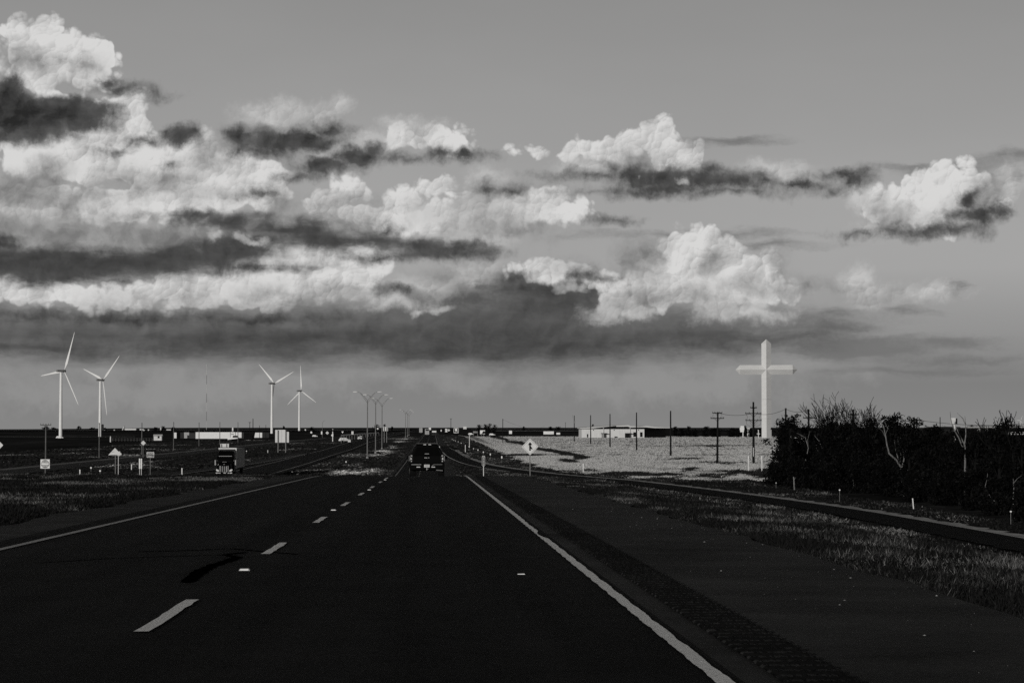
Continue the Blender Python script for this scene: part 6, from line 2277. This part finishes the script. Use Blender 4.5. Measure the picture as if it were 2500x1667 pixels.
# billboards in the dark strip
d = 1700
t, Z_, X_ = sign_base('billboard', 'black billboard with two pale lines of lettering at the far field corner', 1161, d, (1156, 1166), ptop=1057, rad=.15, cat='billboard')
f_ = MB().box((0, 0, (Z_(1051) + Z_(1058.2)) / 2), (X_(1168) - X_(1154), .3, Z_(1051) - Z_(1058.2))).build('sign_panel', M_SIGN_B, t)
for (a, e, py, hh2) in ((1155, 1166, 1053.6, .55), (1154.8, 1166.5, 1055.8, .35)):
    MB().box(((X_(a) + X_(e)) / 2, -.18, Z_(py)), (X_(e) - X_(a), .04, hh2)).build('lettering', mat('billboard_ink', .3, var=.6, scale=2.5), f_)
t, Z_, X_ = sign_base('billboard', 'white billboard with a dark rounded shape right of the black billboard', 1178, d, (1175, 1181), ptop=1058, rad=.15, cat='billboard')
f_ = MB().box((0, 0, (Z_(1050) + Z_(1059.4)) / 2), (X_(1184) - X_(1172), .3, Z_(1050) - Z_(1059.4))).build('sign_panel', M_SIGN_W, t)
MB().prism([(X_(1174.5), Z_(1059.3)), (X_(1184), Z_(1058)), (X_(1184), Z_(1053.5)), (X_(1181.5), Z_(1051.6)), (X_(1178.6), Z_(1053)), (X_(1177.6), Z_(1056.4))], -.2, -.16).build('picture', M_SIGN_B, f_)
# white road sign in the hedgerow
d = 1440
t, Z_, X_ = sign_base('roadside_sign', 'white stepped sign on a short post in the dark hedgerow', 1811.5, d, (1813.8,), ptop=1054, post_m=M_POSTW, rad=.25, cat='sign')
for (a, e, c0, f) in ((1807.8, 1816.5, 1039.5, 1043.4), (1806, 1817, 1043.8, 1049.4), (1807, 1816, 1049.6, 1054.4)):
    MB().box(((X_(a) + X_(e)) / 2, 0, (Z_(c0) + Z_(f)) / 2), (X_(e) - X_(a), .4, Z_(c0) - Z_(f))).build('sign_panel', M_SIGN_W, t)
block('hut', 'small white house right of the stepped white sign', 'house', 1824.5, 1831, 1045, 1051, 1600, M_WALL, windows=((1826, 1047, 1828, 1050),))

# gate post at the field corner
d = 760
t, Z_, X_ = sign_base('gate_post', 'white gate post with a slanted arm at the left tip of the pale field', 1146, d, (1146,), ptop=1058.5, post_m=M_POSTW, rad=.09, cat='post')
MB().tube((0, 0, Z_(1060)), (X_(1149.5), 0, Z_(1063)), .10).build('arm', M_POSTW, t)

# guardrail on the left
ga, gb = (833, 1062.3, 1020), (925, 1055.8, 1020)
pts = []
for i in range(15):
    f = i / 14
    px = ga[0] + (gb[0] - ga[0]) * f
    py = ga[1] + (gb[1] - ga[1]) * f
    dg = 880 + 620 * f
    pts.append(Vector((wx(px, dg), dg, wz(py, dg, px))))
t = thing('guardrail', 'long pale guardrail running behind the row of far signs', 'guardrail', pts[0])
mb = MB()
L0 = [p - pts[0] for p in pts]
mb.add([(p.x, p.y, p.z - .25) for p in L0] + [(p.x, p.y, p.z + .25) for p in L0] + [(p.x, p.y + .12, p.z + .25) for p in L0] + [(p.x, p.y + .12, p.z - .25) for p in L0],
       [(i, i + 1, 15 + i + 1, 15 + i) for i in range(14)] + [(15 + i, 16 + i, 31 + i, 30 + i) for i in range(14)] + [(30 + i, 31 + i, 46 + i, 45 + i) for i in range(14)])
mb.build('rail', M_ALU, t)
for i, p in enumerate(pts):
    gz = Hs(p.x, p.y) - pts[0].z
    MB().box((p.x - pts[0].x, p.y - pts[0].y + .2, (gz + L0[i].z) / 2), (.15, .15, max(.2, L0[i].z - gz))).build('rail_post', M_POST, t)
t = thing('guardrail', 'pale flared end of the guardrail beside the far double sign', 'guardrail', at(853, 930))
MB().prism_x([(0, 0), (1.2, 0), (1.0, .9), (.3, .7)], -.6, .5).build('end_terminal', M_ALU, t)

# fence left of the cabin
fx0, fx1, fd = 268, 372, gd(320, 1077)
pA, pB = at(fx0, fd), at(fx1, fd)
t = thing('wire_fence', 'faint post and rail fence running left from the small cabin', 'fence', pA)
mb = MB()
for i in range(15):
    q_ = pA.lerp(pB, i / 14) - pA
    MB().box((q_.x, q_.y, .75), (.14, .14, 1.6)).build('fence_post', M_POLE_L, t)
for z in (.6, 1.4):
    mb.tube((0, 0, z), tuple((pB - pA) + Vector((0, 0, z))), .035, n=5)
mb.build('rail', M_POLE_L, t)
t = thing('marker_post', 'short white tank post at the left end of the wire fence', 'post', at(270, gd(270, 1079)))
z0, dp_ = t.location.z, t.location.y
MB().tube((0, 0, 0), (0, 0, wz(1067.5, dp_, 270) - z0), .28).build('post', M_POSTW, t)
MB().ball((0, 0, wz(1066, dp_, 270) - z0), .30).build('cap', M_POSTW, t)

# ------------------------------------------------------------------ reflector posts
proto = thing('reflector_post', '', 'reflector post', (0, 0, -50), 0)
MB().box((0, 0, .52), (.05, .03, 1.04)).build('post', M_POST, proto)
MB().box((0, -.03, 1.0), (.24, .03, .36)).build('reflector', M_SIGN_W, proto)
proto2 = thing('reflector_post', '', 'reflector post', (0, 0, -50), 0)
MB().tube((0, 0, 0), (0, 0, .96), .017, n=8).build('post', M_POST, proto2)
MB().tube((0, -.03, 1.0), (0, .0, 1.0), .062, n=16).build('reflector', M_SIGN_W, proto2)
proto3 = thing('reflector_post', '', 'reflector post', (0, 0, -50), 0)
MB().box((0, 0, .6), (.15, .04, 1.2)).build('post', M_POSTW, proto3)
MB().box((0, -.03, 1.08), (.14, .02, .16)).build('reflector', M_SIGN_W, proto3)


def rpost(src, px, d, top_py, label, group, first=[]):
    b = at(px, d)
    h = wz(top_py, d, px) - b.z
    s = max(.6, min(2.2, h / 1.15))
    if src.get('used'):
        o = dup(src, b, label)
    else:
        o = src
        o.location = b
        o['label'] = label
        src['used'] = 1
    o.scale = (1.0 if src is not proto2 else 1.1, 1, s)
    o['group'] = group
    return o


gR = 'reflector posts along the entrance ramp'
ords = ['first', 'second', 'third', 'fourth', 'fifth', 'sixth', 'seventh', 'eighth', 'ninth', 'tenth', 'eleventh']
for i, (px, py) in enumerate([(1225, 1113.5), (1197, 1107), (1180, 1102), (1167, 1097), (1156, 1094), (1145, 1090), (1126, 1084.5), (1118.6, 1081), (1112, 1079), (1108, 1076.6), (1104, 1074.3)]):
    dd_ = [468, 520, 575, 625, 680, 735, 830, 880, 920, 960, 1000][i]
    rpost(proto, px, dd_, py, f'{ords[i]} white reflector in the dark strip, counting away from the merge sign', gR)
gT = 'round headed posts along the ramp by the thicket'
for (px, py, dd_, lb) in ((1412, 1133, 372, 'reflector post beside a white peg at the near edge of the pale field'), (1761, 1160.5, 296, 'round headed post below the tallest three armed pole'),
                          (1894, 1177.5, 268, 'round headed post at the left end of the thicket'), (2049, 1191.5, 214, 'round headed post before the thicket, left of the forked pale tree'),
                          (2466, 1243.5, 160, 'tall round headed post near the photograph edge, closest to us'), (1655, 1160, 316, 'faint thin post at the near edge of the field, left of the tall pole')):
    rpost(proto2, px, dd_, py, lb, gT)
gW = 'white posts beside the exit ramp and in the field'
for (px, py, dd_, lb) in ((195.7, 1146.5, 350, 'white post right of the DO NOT ENTER sign'), (444.7, 1143, 352, 'white post left of the oncoming truck'), (654, 1100.5, 640, 'white post right below the big sign back'),
                          (1136, 1086.5, 640, 'taller white post standing among the ramp reflectors'), (1423.6, 1132, 372, 'white peg beside a reflector post at the near edge of the field'),
                          (1826.7, 1111, 372, 'white post left of the tallest pole foot'), (1859.5, 1105, 372, 'white post right of the tallest pole foot'), (321.5, 1133.5, 400, 'white post left of the pair of white slats')):
    rpost(proto3, px, dd_, py, lb, gW)
o = rpost(proto3, 2229, 193, 1217, 'slanted white post at the thicket foot beside dry grass', gW)
o.rotation_euler = (0, radians(-5), 0)
o.scale = (.55, 1, o.scale[2])
for (px, py, dd_, lb) in ((245, 1147.6, 356, 'thin post with pale head between the sign posts and the wooden pole'), (222.8, 1140, 380, 'very thin faint post left of the triangular sign')):
    rpost(proto, px, dd_, py, lb, 'thin posts beside the exit ramp')
rpost(proto, 845, 300 + 150, 1137, 'dark thin post with a pale band in the median before the street lamps', 'thin posts in the median')
rpost(proto, 602, 640, 1106.5, 'small white marker on the verge right behind the truck trailer', 'thin posts in the median')

# ------------------------------------------------------------------ pebbles and litter on the shoulder
r8 = np.random.default_rng(77)
n = 130
d = 12.5 + 38 * r8.random(n) ** 1.5
X = 2.3 + 2.3 * np.sqrt(r8.random(n))
s = (0.003 + 0.009 * r8.random(n) ** 5) * (1 + d / 60)
octa = np.array([(1, 0, 0), (0, 1, 0), (-1, 0, 0), (0, -1, 0), (0, 0, .8), (0, 0, -.3)], float)
of = np.array([(0, 1, 4), (1, 2, 4), (2, 3, 4), (3, 0, 4), (1, 0, 5), (2, 1, 5), (3, 2, 5), (0, 3, 5)])
sc3 = np.stack([s * r8.uniform(.7, 1.6, n), s * r8.uniform(.7, 1.4, n), s * r8.uniform(.4, .9, n)], -1)
V_ = octa[None] * sc3[:, None, :] + np.stack([X, d, H(X, d) - .005], -1)[:, None, :]
Fc = (of[None] + 6 * np.arange(n)[:, None, None]).reshape(-1, 3)
tones = np.repeat(np.where(r8.random(n) < .3, 3, 2), 8)
gvl = np_mesh('gravel', V_.reshape(-1, 3), Fc, [MG[1], MG[1], MG[2], mat('pale_pebble', .3)], tones)
tag(gvl, 'scattered pale pebbles on the right shoulder', 'gravel', kind='stuff')
p = px_ground(1273, 1400)
tag(MB().prism([(-.04, 0), (.035, 0), (.03, .008), (-.035, .006)], -.05, .03).build('litter', M_SIGN_W, None, (p.x, p.y, p.z - .004)), 'small white scrap lying in the middle of the right lane', 'litter')
